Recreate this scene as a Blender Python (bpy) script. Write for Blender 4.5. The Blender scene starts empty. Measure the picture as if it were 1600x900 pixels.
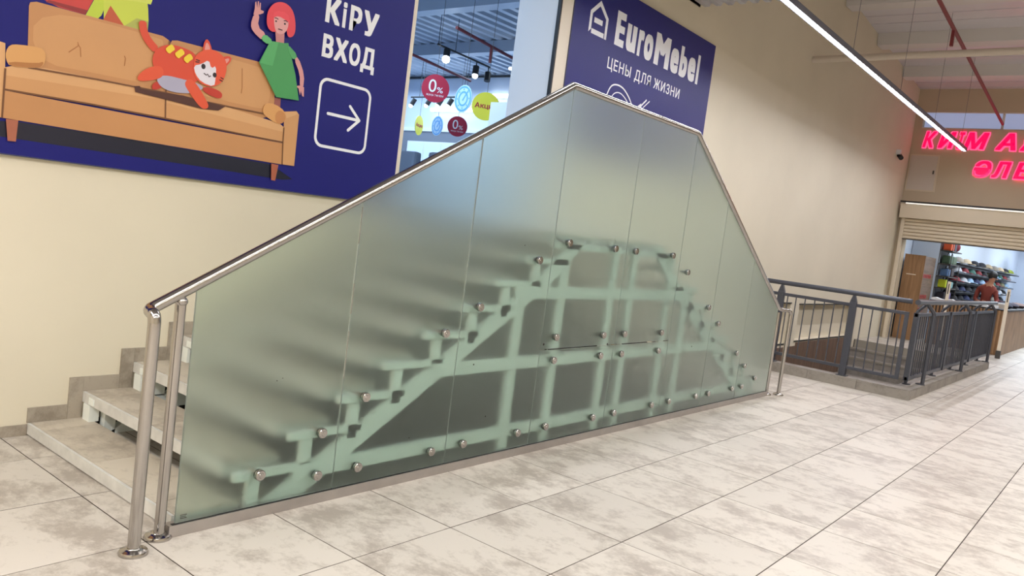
import bpy, bmesh, math, random
from mathutils import Vector, Matrix
random.seed(7)
R = random.Random(11)
scene = bpy.context.scene
C = scene.collection

# ---------------------------------------------------------------- camera
cam_data = bpy.data.cameras.new('camera')
cam_data.sensor_width = 36.0
cam_data.lens = 1243.2 * 36.0 / 1600.0
cam_data.clip_end = 200
cam = bpy.data.objects.new('camera', cam_data)
C.objects.link(cam)
cr = Vector((0.62415315, -0.77091788, 0.1269585))
cu = Vector((-0.016719, 0.14928018, 0.98865358))
cf = Vector((0.78112312, 0.61919386, -0.08028472))
cam.matrix_world = Matrix(((cr.x, cu.x, -cf.x, -1.6431), (cr.y, cu.y, -cf.y, -3.0487),
                           (cr.z, cu.z, -cf.z, 1.4937), (0, 0, 0, 1)))
scene.camera = cam

# ---------------------------------------------------------------- world, exposure
world = bpy.data.worlds.new('world')
scene.world = world
world.use_nodes = True
bg = world.node_tree.nodes['Background']
bg.inputs[0].default_value = (0.86, 0.93, 1.0, 1)
bg.inputs[1].default_value = 0.34
vs = scene.view_settings
vs.view_transform = 'Standard'
vs.look = 'None'
vs.gamma = 1
vs.use_curve_mapping = False
vs.exposure = -0.12

def area(name, loc, size, power, color=(1, 1, 1), rot=(0, 0, 0)):
    l = bpy.data.lights.new(name, 'AREA')
    l.shape = 'RECTANGLE'; l.size, l.size_y = size
    l.energy = power; l.color = color
    o = bpy.data.objects.new(name, l); o.location = loc; o.rotation_euler = rot
    C.objects.link(o)
    return o
# the hall's other ceiling light rows, behind and beside the camera
area('hall_light', (2.0, -2.9, 4.2), (14, 0.25), 305, (1, 0.985, 0.97))
area('hall_light', (0.5, -6.2, 4.2), (12, 0.3), 380, (1, 0.985, 0.97))
area('hall_light', (-3.2, -1.6, 4.2), (0.3, 5.0), 225, (1, 0.985, 0.97))  # unseen cross row, added to brighten the treads from the left
area('hall_light', (13.0, -3.4, 4.25), (9, 0.3), 190, (1, 0.97, 0.98))
# furniture shop behind the doorway, cold white tubes
area('shop_light', (1.6, 4.2, 4.8), (3, 3.0), 150, (0.50, 0.72, 1.0))
area('shop_light', (6.0, 6.5, 4.85), (3, 3.0), 200, (0.58, 0.78, 1.0))
area('shop_light', (12.2, 12.0, 4.85), (2.5, 5.0), 230, (0.58, 0.78, 1.0))
# sports shop behind the shutter
area('shop_light', (22.0, -1.2, 3.3), (7, 2.5), 330, (0.80, 0.90, 1.0))
area('shop_light', (30.0, -1.2, 3.3), (6, 2.5), 300, (0.80, 0.90, 1.0))

# ---------------------------------------------------------------- materials
def srgb(r, g, b):
    def f(c):
        c /= 255.0
        return c / 12.92 if c <= 0.04045 else ((c + 0.055) / 1.055) ** 2.4
    return (f(r), f(g), f(b), 1)

def mat(name, col, rough=0.6, metal=0.0, noise=0.0, scale=4.0, bump=0.0, bscale=60.0, spec=None, coat=0.0, emit=None, estr=0.0):
    m = bpy.data.materials.new(name); m.use_nodes = True
    nt = m.node_tree; N = nt.nodes; L = nt.links
    b = N['Principled BSDF']
    b.inputs['Base Color'].default_value = col
    b.inputs['Roughness'].default_value = rough
    b.inputs['Metallic'].default_value = metal
    if spec is not None: b.inputs['Specular IOR Level'].default_value = spec
    if coat: b.inputs['Coat Weight'].default_value = coat
    if emit is not None:
        b.inputs['Emission Color'].default_value = emit
        b.inputs['Emission Strength'].default_value = estr
    geo = N.new('ShaderNodeNewGeometry')
    if noise > 0:
        n = N.new('ShaderNodeTexNoise'); n.inputs['Scale'].default_value = scale; n.inputs['Detail'].default_value = 6
        L.new(geo.outputs['Position'], n.inputs['Vector'])
        r = N.new('ShaderNodeMapRange'); r.inputs[1].default_value = 0.3; r.inputs[2].default_value = 0.7
        r.inputs[3].default_value = 1 - noise; r.inputs[4].default_value = 1 + noise * 0.5
        L.new(n.outputs[0], r.inputs[0])
        mx = N.new('ShaderNodeVectorMath'); mx.operation = 'SCALE'
        mx.inputs[0].default_value = col[:3]
        L.new(r.outputs[0], mx.inputs['Scale'])
        L.new(mx.outputs[0], b.inputs['Base Color'])
    if bump > 0:
        n2 = N.new('ShaderNodeTexNoise'); n2.inputs['Scale'].default_value = bscale; n2.inputs['Detail'].default_value = 4
        L.new(geo.outputs['Position'], n2.inputs['Vector'])
        bp = N.new('ShaderNodeBump'); bp.inputs['Strength'].default_value = bump; bp.inputs['Distance'].default_value = 0.01
        L.new(n2.outputs[0], bp.inputs['Height']); L.new(bp.outputs[0], b.inputs['Normal'])
    return m

def tile_mat(name, light, dark, stretch=(1.25, 0.85, 1.0), rough=0.34, amount=1.0):
    """grey-beige stoneware: clouded veins, tone and figure differ per tile"""
    m = bpy.data.materials.new(name); m.use_nodes = True
    nt = m.node_tree; N = nt.nodes; L = nt.links
    b = N['Principled BSDF']
    geo = N.new('ShaderNodeNewGeometry'); oi = N.new('ShaderNodeObjectInfo')
    off = N.new('ShaderNodeVectorMath'); off.operation = 'SCALE'; off.inputs[0].default_value = (37, 19, 11)
    L.new(oi.outputs['Random'], off.inputs['Scale'])
    add = N.new('ShaderNodeVectorMath'); add.operation = 'ADD'
    L.new(geo.outputs['Position'], add.inputs[0]); L.new(off.outputs[0], add.inputs[1])
    mp = N.new('ShaderNodeMapping'); mp.inputs['Scale'].default_value = stretch
    L.new(add.outputs[0], mp.inputs['Vector'])
    n1 = N.new('ShaderNodeTexNoise'); n1.inputs['Scale'].default_value = 2.6; n1.inputs['Detail'].default_value = 10
    n1.inputs['Roughness'].default_value = 0.78; n1.inputs['Distortion'].default_value = 0.15
    L.new(mp.outputs[0], n1.inputs['Vector'])
    n2 = N.new('ShaderNodeTexNoise'); n2.inputs['Scale'].default_value = 16; n2.inputs['Detail'].default_value = 8; n2.inputs['Roughness'].default_value = 0.7
    L.new(mp.outputs[0], n2.inputs['Vector'])
    cr_ = N.new('ShaderNodeValToRGB')
    cr_.color_ramp.elements[0].position = 0.40; cr_.color_ramp.elements[0].color = dark
    cr_.color_ramp.elements[1].position = 0.53; cr_.color_ramp.elements[1].color = light
    mixf = N.new('ShaderNodeMath'); mixf.operation = 'MULTIPLY_ADD'
    mixf.inputs[1].default_value = 0.26
    L.new(n2.outputs[0], mixf.inputs[0]); 
    sub = N.new('ShaderNodeMath'); sub.operation = 'SUBTRACT'; sub.inputs[1].default_value = 0.13
    L.new(n1.outputs[0], sub.inputs[0]); L.new(sub.outputs[0], mixf.inputs[2])
    L.new(mixf.outputs[0], cr_.inputs[0])
    tone = N.new('ShaderNodeMapRange'); tone.inputs[3].default_value = 0.93; tone.inputs[4].default_value = 1.05
    L.new(oi.outputs['Random'], tone.inputs[0])
    sc = N.new('ShaderNodeVectorMath'); sc.operation = 'SCALE'
    L.new(cr_.outputs[0], sc.inputs[0]); L.new(tone.outputs[0], sc.inputs['Scale'])
    L.new(sc.outputs[0], b.inputs['Base Color'])
    rr = N.new('ShaderNodeMapRange'); rr.inputs[3].default_value = rough - 0.06; rr.inputs[4].default_value = rough + 0.12
    L.new(n1.outputs[0], rr.inputs[0]); L.new(rr.outputs[0], b.inputs['Roughness'])
    return m

def wood_mat(name, a, bcol, scale=(1.0, 14.0, 1.0), rough=0.5):
    m = bpy.data.materials.new(name); m.use_nodes = True
    nt = m.node_tree; N = nt.nodes; L = nt.links
    b = N['Principled BSDF']; b.inputs['Roughness'].default_value = rough
    geo = N.new('ShaderNodeNewGeometry'); mp = N.new('ShaderNodeMapping'); mp.inputs['Scale'].default_value = scale
    oi = N.new('ShaderNodeObjectInfo')
    off = N.new('ShaderNodeVectorMath'); off.operation = 'SCALE'; off.inputs[0].default_value = (7, 9, 5)
    L.new(oi.outputs['Random'], off.inputs['Scale'])
    add = N.new('ShaderNodeVectorMath'); add.operation = 'ADD'
    L.new(geo.outputs['Position'], add.inputs[0]); L.new(off.outputs[0], add.inputs[1])
    L.new(add.outputs[0], mp.inputs['Vector'])
    n = N.new('ShaderNodeTexNoise'); n.inputs['Scale'].default_value = 2.0; n.inputs['Detail'].default_value = 8; n.inputs['Distortion'].default_value = 1.2
    L.new(mp.outputs[0], n.inputs['Vector'])
    c = N.new('ShaderNodeValToRGB'); c.color_ramp.elements[0].position = 0.35; c.color_ramp.elements[1].position = 0.65
    c.color_ramp.elements[0].color = a; c.color_ramp.elements[1].color = bcol
    L.new(n.outputs[0], c.inputs[0]); L.new(c.outputs[0], b.inputs['Base Color'])
    return m

def glass_mat(name, col, rough, ior=1.45, haze=0.0, hazecol=(0.8, 0.9, 0.85, 1)):
    m = bpy.data.materials.new(name); m.use_nodes = True
    nt = m.node_tree; N = nt.nodes; L = nt.links
    b = N['Principled BSDF']
    b.inputs['Base Color'].default_value = col
    b.inputs['Transmission Weight'].default_value = 1.0
    b.inputs['Roughness'].default_value = rough
    b.inputs['IOR'].default_value = ior
    if haze > 0:
        d = N.new('ShaderNodeBsdfDiffuse'); d.inputs[0].default_value = hazecol
        mx = N.new('ShaderNodeMixShader'); mx.inputs[0].default_value = haze
        L.new(b.outputs[0], mx.inputs[1]); L.new(d.outputs[0], mx.inputs[2])
        L.new(mx.outputs[0], N['Material Output'].inputs[0])
    return m

M = {}
M['wall'] = mat('cream_paint', srgb(220, 210, 188), 0.75, noise=0.05, scale=0.9, bump=0.15, bscale=9)
M['wall_far'] = mat('beige_paint', srgb(200, 184, 158), 0.75, noise=0.04, scale=1.2)
M['white'] = mat('white_paint', srgb(225, 228, 232), 0.5)
M['tile'] = tile_mat('floor_stoneware', srgb(206, 198, 187), srgb(170, 160, 149), rough=0.41)
M['step_tile'] = tile_mat('step_stoneware', srgb(204, 193, 176), srgb(176, 164, 148), rough=0.5)
M['skirt_tile'] = tile_mat('skirting_stoneware', srgb(166, 155, 140), srgb(142, 131, 117), rough=0.5)
M['kerb'] = tile_mat('kerb_stoneware', srgb(146, 139, 130), srgb(122, 115, 107), rough=0.55)
M['grout'] = mat('dark_grout', srgb(58, 48, 40), 0.95)
M['stair_shade'] = mat('understair_shade_tone', srgb(74, 74, 70), 0.9, noise=0.2, scale=5)  # dark tone standing in for shade under the stairs
M['subfloor'] = mat('concrete', srgb(120, 112, 102), 0.9)
M['nosing'] = mat('worn_white_edging', srgb(214, 212, 206), 0.6, noise=0.14, scale=12)
M['steel'] = mat('polished_steel', srgb(176, 172, 168), 0.15, metal=1.0)
M['satin'] = mat('satin_aluminium', srgb(178, 172, 168), 0.38, metal=0.85, noise=0.06, scale=14)
M['glass'] = glass_mat('frosted_glass', srgb(223, 239, 232), 0.30, haze=0.02, hazecol=srgb(190, 212, 200))
M['glass_edge'] = glass_mat('glass_edge', srgb(120, 190, 165), 0.1)
M['frame'] = mat('pale_mint_paint', srgb(240, 244, 238), 0.45)
M['dark'] = mat('dark_metal', srgb(70, 66, 62), 0.6)
M['navy'] = mat('navy_print', srgb(26, 26, 112), 0.45, noise=0.03, scale=2, spec=0.25)
M['navy2'] = mat('navy_sign_print', srgb(30, 30, 108), 0.42, noise=0.03, scale=2, spec=0.35)
M['board_edge'] = mat('board_edge', srgb(60, 62, 90), 0.5)
M['white_print'] = mat('white_print', srgb(238, 238, 240), 0.4)
M['jamb'] = mat('ivory_trim', srgb(226, 214, 194), 0.5)
M['black'] = mat('black_plastic', srgb(24, 24, 26), 0.5)
M['rail'] = mat('graphite_paint', srgb(72, 74, 82), 0.38, metal=0.2)
M['led'] = mat('led_diffuser', (1, 1, 1, 1), 0.5, emit=(0.94, 0.96, 1.06, 1), estr=78.0)
M['led_case'] = mat('grey_aluminium_case', srgb(110, 112, 125), 0.5, metal=0.4)
M['ceil_low'] = mat('galvanised_deck', srgb(178, 176, 178), 0.5, metal=0.1)
M['ceil'] = mat('ceiling_sheet', srgb(212, 208, 214), 0.28, noise=0.06, scale=1.2)
M['beam'] = mat('beam_paint', srgb(214, 210, 208), 0.6)
M['redpipe'] = mat('dark_red_paint', srgb(128, 48, 52), 0.5)
M['pipe'] = mat('beige_pipe_paint', srgb(206, 194, 180), 0.5)
M['pink'] = mat('pink_neon_face', srgb(255, 0, 80), 0.4, emit=srgb(255, 0, 82), estr=1.1)
M['pink_rim'] = mat('pink_letter_rim', srgb(255, 110, 160), 0.4, emit=srgb(255, 90, 150), estr=1.0)
M['shutter'] = mat('shutter_paint', srgb(214, 200, 176), 0.55)
M['brownwood'] = wood_mat('brown_laminate', srgb(96, 74, 60), srgb(124, 98, 80), (9.0, 1.0, 0.5))
M['oak'] = wood_mat('oak_laminate', srgb(132, 98, 64), srgb(160, 122, 84), (1.0, 8.0, 0.6))
M['greyoak'] = wood_mat('grey_oak', srgb(104, 84, 68), srgb(134, 110, 92), (0.6, 1.0, 9.0))  # darker, greyer tone for the cabinet side
M['bluewhite'] = mat('pale_blue_wall', srgb(206, 216, 232), 0.7)
M['shopgrey'] = mat('shop_dark_wall', srgb(120, 124, 134), 0.7)
M['shopceil'] = mat('shop_deck', srgb(176, 186, 200), 0.4, metal=0.2)
M['clear'] = glass_mat('clear_glass', srgb(235, 240, 245), 0.0)

# ---------------------------------------------------------------- helpers
WL = {}
def link(o, parent=None):
    C.objects.link(o)
    if parent is not None: o.parent = parent
    return o

def obj(name, bm, m, parent=None, origin=None, smooth=False, mats=None):
    """one mesh object; vertices given in world coordinates"""
    me = bpy.data.meshes.new(name)
    if parent is not None:
        base = WL[parent.name]
    elif origin is not None:
        base = Vector(origin)
    else:
        xs = [v.co.x for v in bm.verts]; ys = [v.co.y for v in bm.verts]; zs = [v.co.z for v in bm.verts]
        base = Vector(((min(xs) + max(xs)) / 2, (min(ys) + max(ys)) / 2, min(zs)))
    bmesh.ops.recalc_face_normals(bm, faces=bm.faces)
    bm.transform(Matrix.Translation(-base))
    if smooth:
        for f in bm.faces: f.smooth = True
    bm.to_mesh(me); bm.free()
    for mm in (mats or [m]): me.materials.append(mm)
    if smooth:
        try: me.set_sharp_from_angle(angle=math.radians(40))
        except Exception: pass
    o = bpy.data.objects.new(name, me)
    if parent is None: o.location = base
    link(o, parent)
    WL[o.name] = base
    return o

def thing(name, label, cat, loc, group=None):
    o = bpy.data.objects.new(name, None); o.location = loc; o.empty_display_size = 0.1
    link(o); WL[o.name] = Vector(loc)
    o['label'] = label; o['category'] = cat
    if group: o['group'] = group
    return o

def tag(o, label, cat, group=None):
    o['label'] = label; o['category'] = cat
    if group: o['group'] = group
    return o

def struct(name, bm, m, **k):
    o = obj(name, bm, m, **k); o['kind'] = 'structure'
    return o

def dup(root, delta, label=None):
    r = root.copy(); C.objects.link(r); r.location = root.location + Vector(delta)
    if label: r['label'] = label
    for ch in list(root.children):
        c = ch.copy(); C.objects.link(c); c.parent = r
        for g in list(ch.children):
            d = g.copy(); C.objects.link(d); d.parent = c
    return r

def B(bm, x0, x1, y0, y1, z0, z1, bev=0.0):
    vs = [bm.verts.new((x, y, z)) for x in (x0, x1) for y in (y0, y1) for z in (z0, z1)]
    fs = [(0, 1, 3, 2), (4, 6, 7, 5), (0, 4, 5, 1), (2, 3, 7, 6), (0, 2, 6, 4), (1, 5, 7, 3)]
    F = [bm.faces.new([vs[i] for i in f]) for f in fs]
    if bev:
        es = {e for f in F for e in f.edges}
        bmesh.ops.bevel(bm, geom=list(es), offset=bev, segments=2, affect='EDGES', profile=0.6)
    return bm

def box(*a, **k):
    return B(bmesh.new(), *a, **k)

def prism(bm, pts, axis, a0, a1):
    """extrude a 2-D outline; axis is the missing coordinate"""
    def P(p, a):
        if axis == 1: return (p[0], a, p[1])
        if axis == 0: return (a, p[0], p[1])
        return (p[0], p[1], a)
    lo = [bm.verts.new(P(p, a0)) for p in pts]; hi = [bm.verts.new(P(p, a1)) for p in pts]
    n = len(pts)
    for i in range(n):
        bm.faces.new((lo[i], lo[(i + 1) % n], hi[(i + 1) % n], hi[i]))
    bm.faces.new(lo[::-1]); bm.faces.new(hi)
    return bm

def tube(bm, pts, r, seg=12, caps=True, radii=None):
    pts = [Vector(p) for p in pts]
    rings = []
    up = None
    for i, p in enumerate(pts):
        if i == 0: t = pts[1] - p
        elif i == len(pts) - 1: t = p - pts[i - 1]
        else: t = (p - pts[i - 1]).normalized() + (pts[i + 1] - p).normalized()
        t.normalize()
        if up is None:
            a = Vector((0, 0, 1)) if abs(t.z) < 0.9 else Vector((0, 1, 0))
            up = (a - t * a.dot(t)).normalized()
        else:
            up = (up - t * up.dot(t)).normalized()
        s = t.cross(up)
        k = 1.0
        if 0 < i < len(pts) - 1:
            c = (pts[i] - pts[i - 1]).normalized().dot(t)
            k = 1.0 / max(c, 0.5)
        rr = radii[i] if radii else r
        rings.append([bm.verts.new(p + (up * math.cos(2 * math.pi * j / seg) + s * math.sin(2 * math.pi * j / seg)) * rr) for j in range(seg)])
    for a, b in zip(rings, rings[1:]):
        for j in range(seg):
            bm.faces.new((a[j], a[(j + 1) % seg], b[(j + 1) % seg], b[j]))
    if caps:
        bm.faces.new(rings[0][::-1]); bm.faces.new(rings[-1])
    return bm

def arc_pts(p0, p1, p2, n=6):
    """quadratic bend from p0 through corner p1 to p2"""
    p0, p1, p2 = Vector(p0), Vector(p1), Vector(p2)
    return [(p0 * (1 - t) ** 2 + p1 * 2 * t * (1 - t) + p2 * t * t) for t in [i / n for i in range(n + 1)]]

def lathe(bm, prof, c, axis='Z', seg=20):
    """prof: list of (radius, along)"""
    rings = []
    for r, a in prof:
        ring = []
        for j in range(seg):
            u, v = r * math.cos(2 * math.pi * j / seg), r * math.sin(2 * math.pi * j / seg)
            q = {'Z': (u, v, a), 'Y': (u, a, v), 'X': (a, u, v)}[axis]
            ring.append(bm.verts.new(Vector(c) + Vector(q)))
        rings.append(ring)
    for a, b in zip(rings, rings[1:]):
        for j in range(seg):
            bm.faces.new((a[j], a[(j + 1) % seg], b[(j + 1) % seg], b[j]))
    bm.faces.new(rings[0]); bm.faces.new(rings[-1][::-1])
    return bm

def ball(bm, c, r, sc=(1, 1, 1), u=12, v=8):
    g = bmesh.ops.create_uvsphere(bm, u_segments=u, v_segments=v, radius=r)
    bmesh.ops.scale(bm, verts=g['verts'], vec=sc)
    bmesh.ops.translate(bm, verts=g['verts'], vec=c)
    return bm

def text_bm(body, bold=0.0, extrude=0.0, shear=0.0, spacing=1.0):
    """text as a solid mesh; weight is added by overlaying shifted copies"""
    c = bpy.data.curves.new('tmp_text', 'FONT')
    c.body = body; c.extrude = 0.01; c.shear = shear
    c.space_character = spacing; c.resolution_u = 4
    o = bpy.data.objects.new('tmp_text', c); C.objects.link(o)
    dg = bpy.context.evaluated_depsgraph_get()
    me = bpy.data.meshes.new_from_object(o.evaluated_get(dg))
    bm = bmesh.new()
    sh = [(0, 0)]
    if bold > 0:
        n = 8
        sh = [(bold * a, bold * 0.6 * b) for a in (-1, 0, 1) for b in (-1, 0, 1)]
    for k, (dx, dy) in enumerate(sh):
        n0 = len(bm.verts)
        bm.from_mesh(me); bm.verts.ensure_lookup_table()
        for v in bm.verts[n0:]:
            v.co.x += dx; v.co.y += dy
            if v.co.z > 0: v.co.z += 0.0004 * k
    bpy.data.objects.remove(o); bpy.data.curves.remove(c); bpy.data.meshes.remove(me)
    return bm

def text_on(bm, facing, u0, u1, v0, v1, plane, depth):
    """fit text into a rectangle: facing '-Y' (u = X) or '-X' (u = -Y running right)"""
    xs = [v.co.x for v in bm.verts]; ys = [v.co.y for v in bm.verts]; zs = [v.co.z for v in bm.verts]
    ax, bx, ay, by = min(xs), max(xs), min(ys), max(ys)
    az, bz = min(zs), max(zs)
    for v in bm.verts:
        s = (v.co.x - ax) / (bx - ax); t = (v.co.y - ay) / (by - ay)
        w = (v.co.z - az) / (bz - az) if bz > az else 1.0
        u = u0 + (u1 - u0) * s; z = v0 + (v1 - v0) * t
        if facing == '-Y': v.co = (u, plane - depth * w, z)
        else: v.co = (plane - depth * w, u, z)
    return bm

def sheet(bm, pts, y, th=0.0006):
    """thin printed layer on a wall board, outline in X,Z"""
    return prism(bm, pts, 1, y, y - th)

def ell(cx, cz, rx, rz, n=20, tilt=0.0):
    ca, sa = math.cos(tilt), math.sin(tilt)
    out = []
    for i in range(n):
        a = 2 * math.pi * i / n
        u, v = rx * math.cos(a), rz * math.sin(a)
        out.append((cx + u * ca - v * sa, cz + u * sa + v * ca))
    return out

def stroke(pts, w):
    """closed outline of a thick polyline"""
    L_, R_ = [], []
    P = [Vector((p[0], p[1])) for p in pts]
    for i, p in enumerate(P):
        a = P[i - 1] if i else p; b = P[i + 1] if i < len(P) - 1 else p
        d = (b - a).normalized(); n = Vector((-d.y, d.x)) * w / 2
        L_.append(tuple(p + n)); R_.append(tuple(p - n))
    return L_ + R_[::-1]

def curve(pts, n=5):
    """smooth open line through the points"""
    out = []
    for i in range(len(pts) - 1):
        p0, p1, p2, p3 = pts[max(i - 1, 0)], pts[i], pts[i + 1], pts[min(i + 2, len(pts) - 1)]
        for k in range(n):
            t = k / n
            out.append(tuple(0.5 * (2 * p1[q] + (p2[q] - p0[q]) * t + (2 * p0[q] - 5 * p1[q] + 4 * p2[q] - p3[q]) * t * t + (3 * p1[q] - p0[q] - 3 * p2[q] + p3[q]) * t ** 3) for q in (0, 1)))
    return out + [pts[-1]]

def smooth_poly(pts, it=2):
    for _ in range(it):
        out = []
        for i in range(len(pts)):
            a, b = pts[i], pts[(i + 1) % len(pts)]
            out.append((a[0] * .75 + b[0] * .25, a[1] * .75 + b[1] * .25))
            out.append((a[0] * .25 + b[0] * .75, a[1] * .25 + b[1] * .75))
        pts = out
    return pts

# ================================================================= SETTING
YW = 1.62            # face of the stair wall
XF = 18.0            # face of the far wall
TX, TY = 0.6, 0.606  # tile pitch
WELL = (8.95, 16.0, -0.8, YW)

# floor slab with a hole for the stairwell, laid with separate tiles
bm = bmesh.new()
for a in ((-6, 8.9, -9, 2.07), (8.9, 16.0, -9, -0.85), (16.0, 36, -9, 2.07)):
    B(bm, a[0], a[1], a[2], a[3], -0.18, -0.0018)
floor = struct('floor', bm, M['grout'], origin=(0, 0, 0))

def rects(x0, x1, y0, y1):
    """cell minus the well and its kerb"""
    if x1 <= 8.75 or x0 >= 16.0 or y1 <= -1.01: return [(x0, x1, y0, y1)]
    out = []
    if x0 < 8.75: out.append((x0, 8.75, y0, y1))
    if x1 > 16.0: out.append((16.0, x1, y0, y1))
    if y0 < -1.01: out.append((max(x0, 8.75) if x0 < 8.75 else x0, min(x1, 16.0), y0, -1.01))
    return [r for r in out if r[1] - r[0] > 0.03 and r[3] - r[2] > 0.03]

def in_view(x, y, z=0.0, mg=1.08):
    d = Vector((x, y, z)) - cam.matrix_world.translation
    w = d.dot(cf)
    if w < 0.3: return False
    return abs(d.dot(cr) / w) < 800 / 1243.2 * mg and abs(d.dot(cu) / w) < 450 / 1243.2 * mg

G = 0.0030
cells = []
for i in range(-10, 60):
    for j in range(-15, 4):
        x0, y0 = i * TX, j * TY
        y1c = min(y0 + TY, YW)
        if y1c - y0 < 0.03: continue
        for r in rects(x0, x0 + TX, y0, y1c):
            corners = [(r[0], r[2]), (r[1], r[2]), (r[0], r[3]), (r[1], r[3]), ((r[0] + r[1]) / 2, (r[2] + r[3]) / 2)]
            vis = any(in_view(*c) for c in corners)
            if vis and r[2] >= -0.01 and 0.75 < (r[0] + r[1]) / 2 < 6.7: vis = False  # under the stairs
            cells.append((vis, (r[0] + 1.64) ** 2 + (r[2] + 3.05) ** 2, r))
vis = sorted([c for c in cells if c[0]], key=lambda c: c[1])
single = vis[:295]
rest = [c for c in vis[295:]] + [c for c in cells if not c[0]]
def tile_bm(bm, x0, x1, y0, y1, zt=0.0, th=0.0017, ch=0.0007):
    a = [bm.verts.new((x, y, zt - th)) for x, y in ((x0, y0), (x1, y0), (x1, y1), (x0, y1))]
    b = [bm.verts.new((x, y, zt - ch)) for x, y in ((x0, y0), (x1, y0), (x1, y1), (x0, y1))]
    c = [bm.verts.new((x, y, zt)) for x, y in ((x0 + ch, y0 + ch), (x1 - ch, y0 + ch), (x1 - ch, y1 - ch), (x0 + ch, y1 - ch))]
    for p, q in ((a, b), (b, c)):
        for k in range(4): bm.faces.new((p[k], p[(k + 1) % 4], q[(k + 1) % 4], q[k]))
    bm.faces.new(c)
    return bm
cache = {}
for _, _, r in single:
    w, h = round(r[1] - r[0], 3), round(r[3] - r[2], 3)
    if (w, h) not in cache:
        me = bpy.data.meshes.new('tile'); b2 = tile_bm(bmesh.new(), G, w - G, G, h - G); b2.to_mesh(me); b2.free()
        me.materials.append(M['tile']); cache[(w, h)] = me
    o = bpy.data.objects.new('tile', cache[(w, h)])
    o.location = (r[0], r[2], R.uniform(-0.0003, 0.0003)); link(o, floor)
bm = bmesh.new()
for _, _, r in rest: tile_bm(bm, r[0] + G, r[1] - G, r[2] + G, r[3] - G)
o = obj('tile', bm, M['tile'], parent=floor); o['kind'] = 'stuff'

for k in range(2):
    obj('tile', tile_bm(bmesh.new(), 14.866 + 0.57 * k, 14.866 + 0.57 * k + 0.564, -1.007, -0.80), M['tile'], parent=floor)
struct('trim_11', box(14.86, 16.0, -0.85, -0.80, -0.16, -0.002), M['subfloor'])
# dark sheets added to deepen the shade under the flights
struct('floor_understair_shade', box(0.78, 6.14, 0.16, YW - 0.02, -0.0017, 0.001), M['stair_shade'])
struct('wall_understair_shade', prism(bmesh.new(), [(0.30, 0.001), (0.45, 0.02), (2.92, 1.395), (4.0, 1.395), (6.47, 0.02), (6.62, 0.001)], 1, YW - 0.0145, YW - 0.002), M['stair_shade'])

# --- stair wall (with the shop doorway and the niches of the stairwell cut out)
DX0, DX1, DZ0, DZ1 = 2.63, 4.44, 1.40, 4.2
NB = [(10.9, 11.86, 0.06, 0.75), (12.3, 15.75, 0.09, 0.73)]
bm = bmesh.new()
Y0, Y1 = YW, 2.07
B(bm, -6, DX0, Y0, Y1, 0, 6.6)
B(bm, DX0, DX1, Y0, Y1, 0, DZ0)
B(bm, DX0, DX1, Y0, Y1, DZ1, 6.6)
B(bm, DX1, 8.95, Y0, Y1, 0, 6.6)
B(bm, 8.95, XF, Y0, Y1, 0.78, 6.6)
B(bm, 8.95, NB[0][0], Y0, Y1, -2.2, 0.78)
B(bm, NB[0][1], NB[1][0], Y0, Y1, -2.2, 0.78)
B(bm, NB[1][1], XF, Y0, Y1, -2.2, 0.78)
for n in NB:
    B(bm, n[0], n[1], Y0, Y1, -2.2, n[2]); B(bm, n[0], n[1], Y0, Y1, n[3], 0.78)
    B(bm, n[0], n[1], Y0 + 0.16, Y1, n[2], n[3])
wall_left = struct('wall_left', bm, M['wall'])
# niche linings
bm = bmesh.new()
for n in NB:
    B(bm, n[0] - 0.02, n[1] + 0.02, YW - 0.008, YW + 0.02, n[3], n[3] + 0.02)
    B(bm, n[0] - 0.02, n[1] + 0.02, YW - 0.008, YW + 0.02, n[2] - 0.02, n[2])
o = struct('trim_1', bm, M['black'])

# --- doorway jambs
bm = box(4.435, 4.61, 1.600, 1.62, 1.47, 4.0)
struct('trim_2', bm, M['jamb'])
bm = box(DX0 - 0.045, DX0, 1.60, 1.62, 1.47, 4.0)
struct('trim_3', bm, M['jamb'])
bm = box(DX1 - 0.014, DX1 + 0.02, 1.635, 2.12, 1.47, 4.0)
struct('trim_4', bm, M['white'])
bm = box(DX1 - 0.03, DX1 - 0.008, 1.60, 1.634, 1.47, 4.0)
struct('trim_5', bm, M['black'])

# --- baseboard left of the stairs, two tiles
for n_, (a, b_) in enumerate(((-6, -0.075), (-0.07, 0.125))):
    bm = box(a, b_, YW - 0.012, YW, 0, 0.06)
    if n_ == 0: base = struct('baseboard_left', bm, M['skirt_tile'])
    else: o = obj('tile', bm, M['skirt_tile'], parent=base)
# stepped skirting up the stair wall
NX = lambda n: 0.127 + 0.28 * (n - 1)      # nosing x of left step n
NZ = lambda n: 0.069 + 0.1557 * (n - 1)    # tread height of step n
skirt = None
for n in range(1, 10):
    x, z = NX(n), NZ(n)
    x2 = NX(n + 1)
    pcs = [(x + (0.0 if n > 1 else -0.003), x2 - 0.078, z + 0.0, z + 0.083)]
    if n < 10: pcs.append((x2 - 0.0765, x2 - 0.001, z + 0.0, NZ(n + 1) + 0.083))
    for k, (a, b_, c, d) in enumerate(pcs):
        bm = box(a, b_, YW - 0.012, YW, c, d)
        if skirt is None: skirt = struct('trim_6', bm, M['skirt_tile'])
        else: obj('tile', bm, M['skirt_tile'], parent=skirt)

# --- far wall with the shutter opening
OY0, OY1, OZ = -6.5, 1.455, 2.30
bm = bmesh.new()
B(bm, XF, XF + 0.3, OY1, 2.07, -2.2, 6.6)
B(bm, XF, XF + 0.3, -9, OY0, 0, 6.6)
B(bm, XF, XF + 0.3, OY0, OY1, OZ, 4.78)
B(bm, XF, XF + 0.3, OY0, OY1, 5.14, 6.6)
wall_far = struct('wall_far', bm, M['wall_far'])
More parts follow.
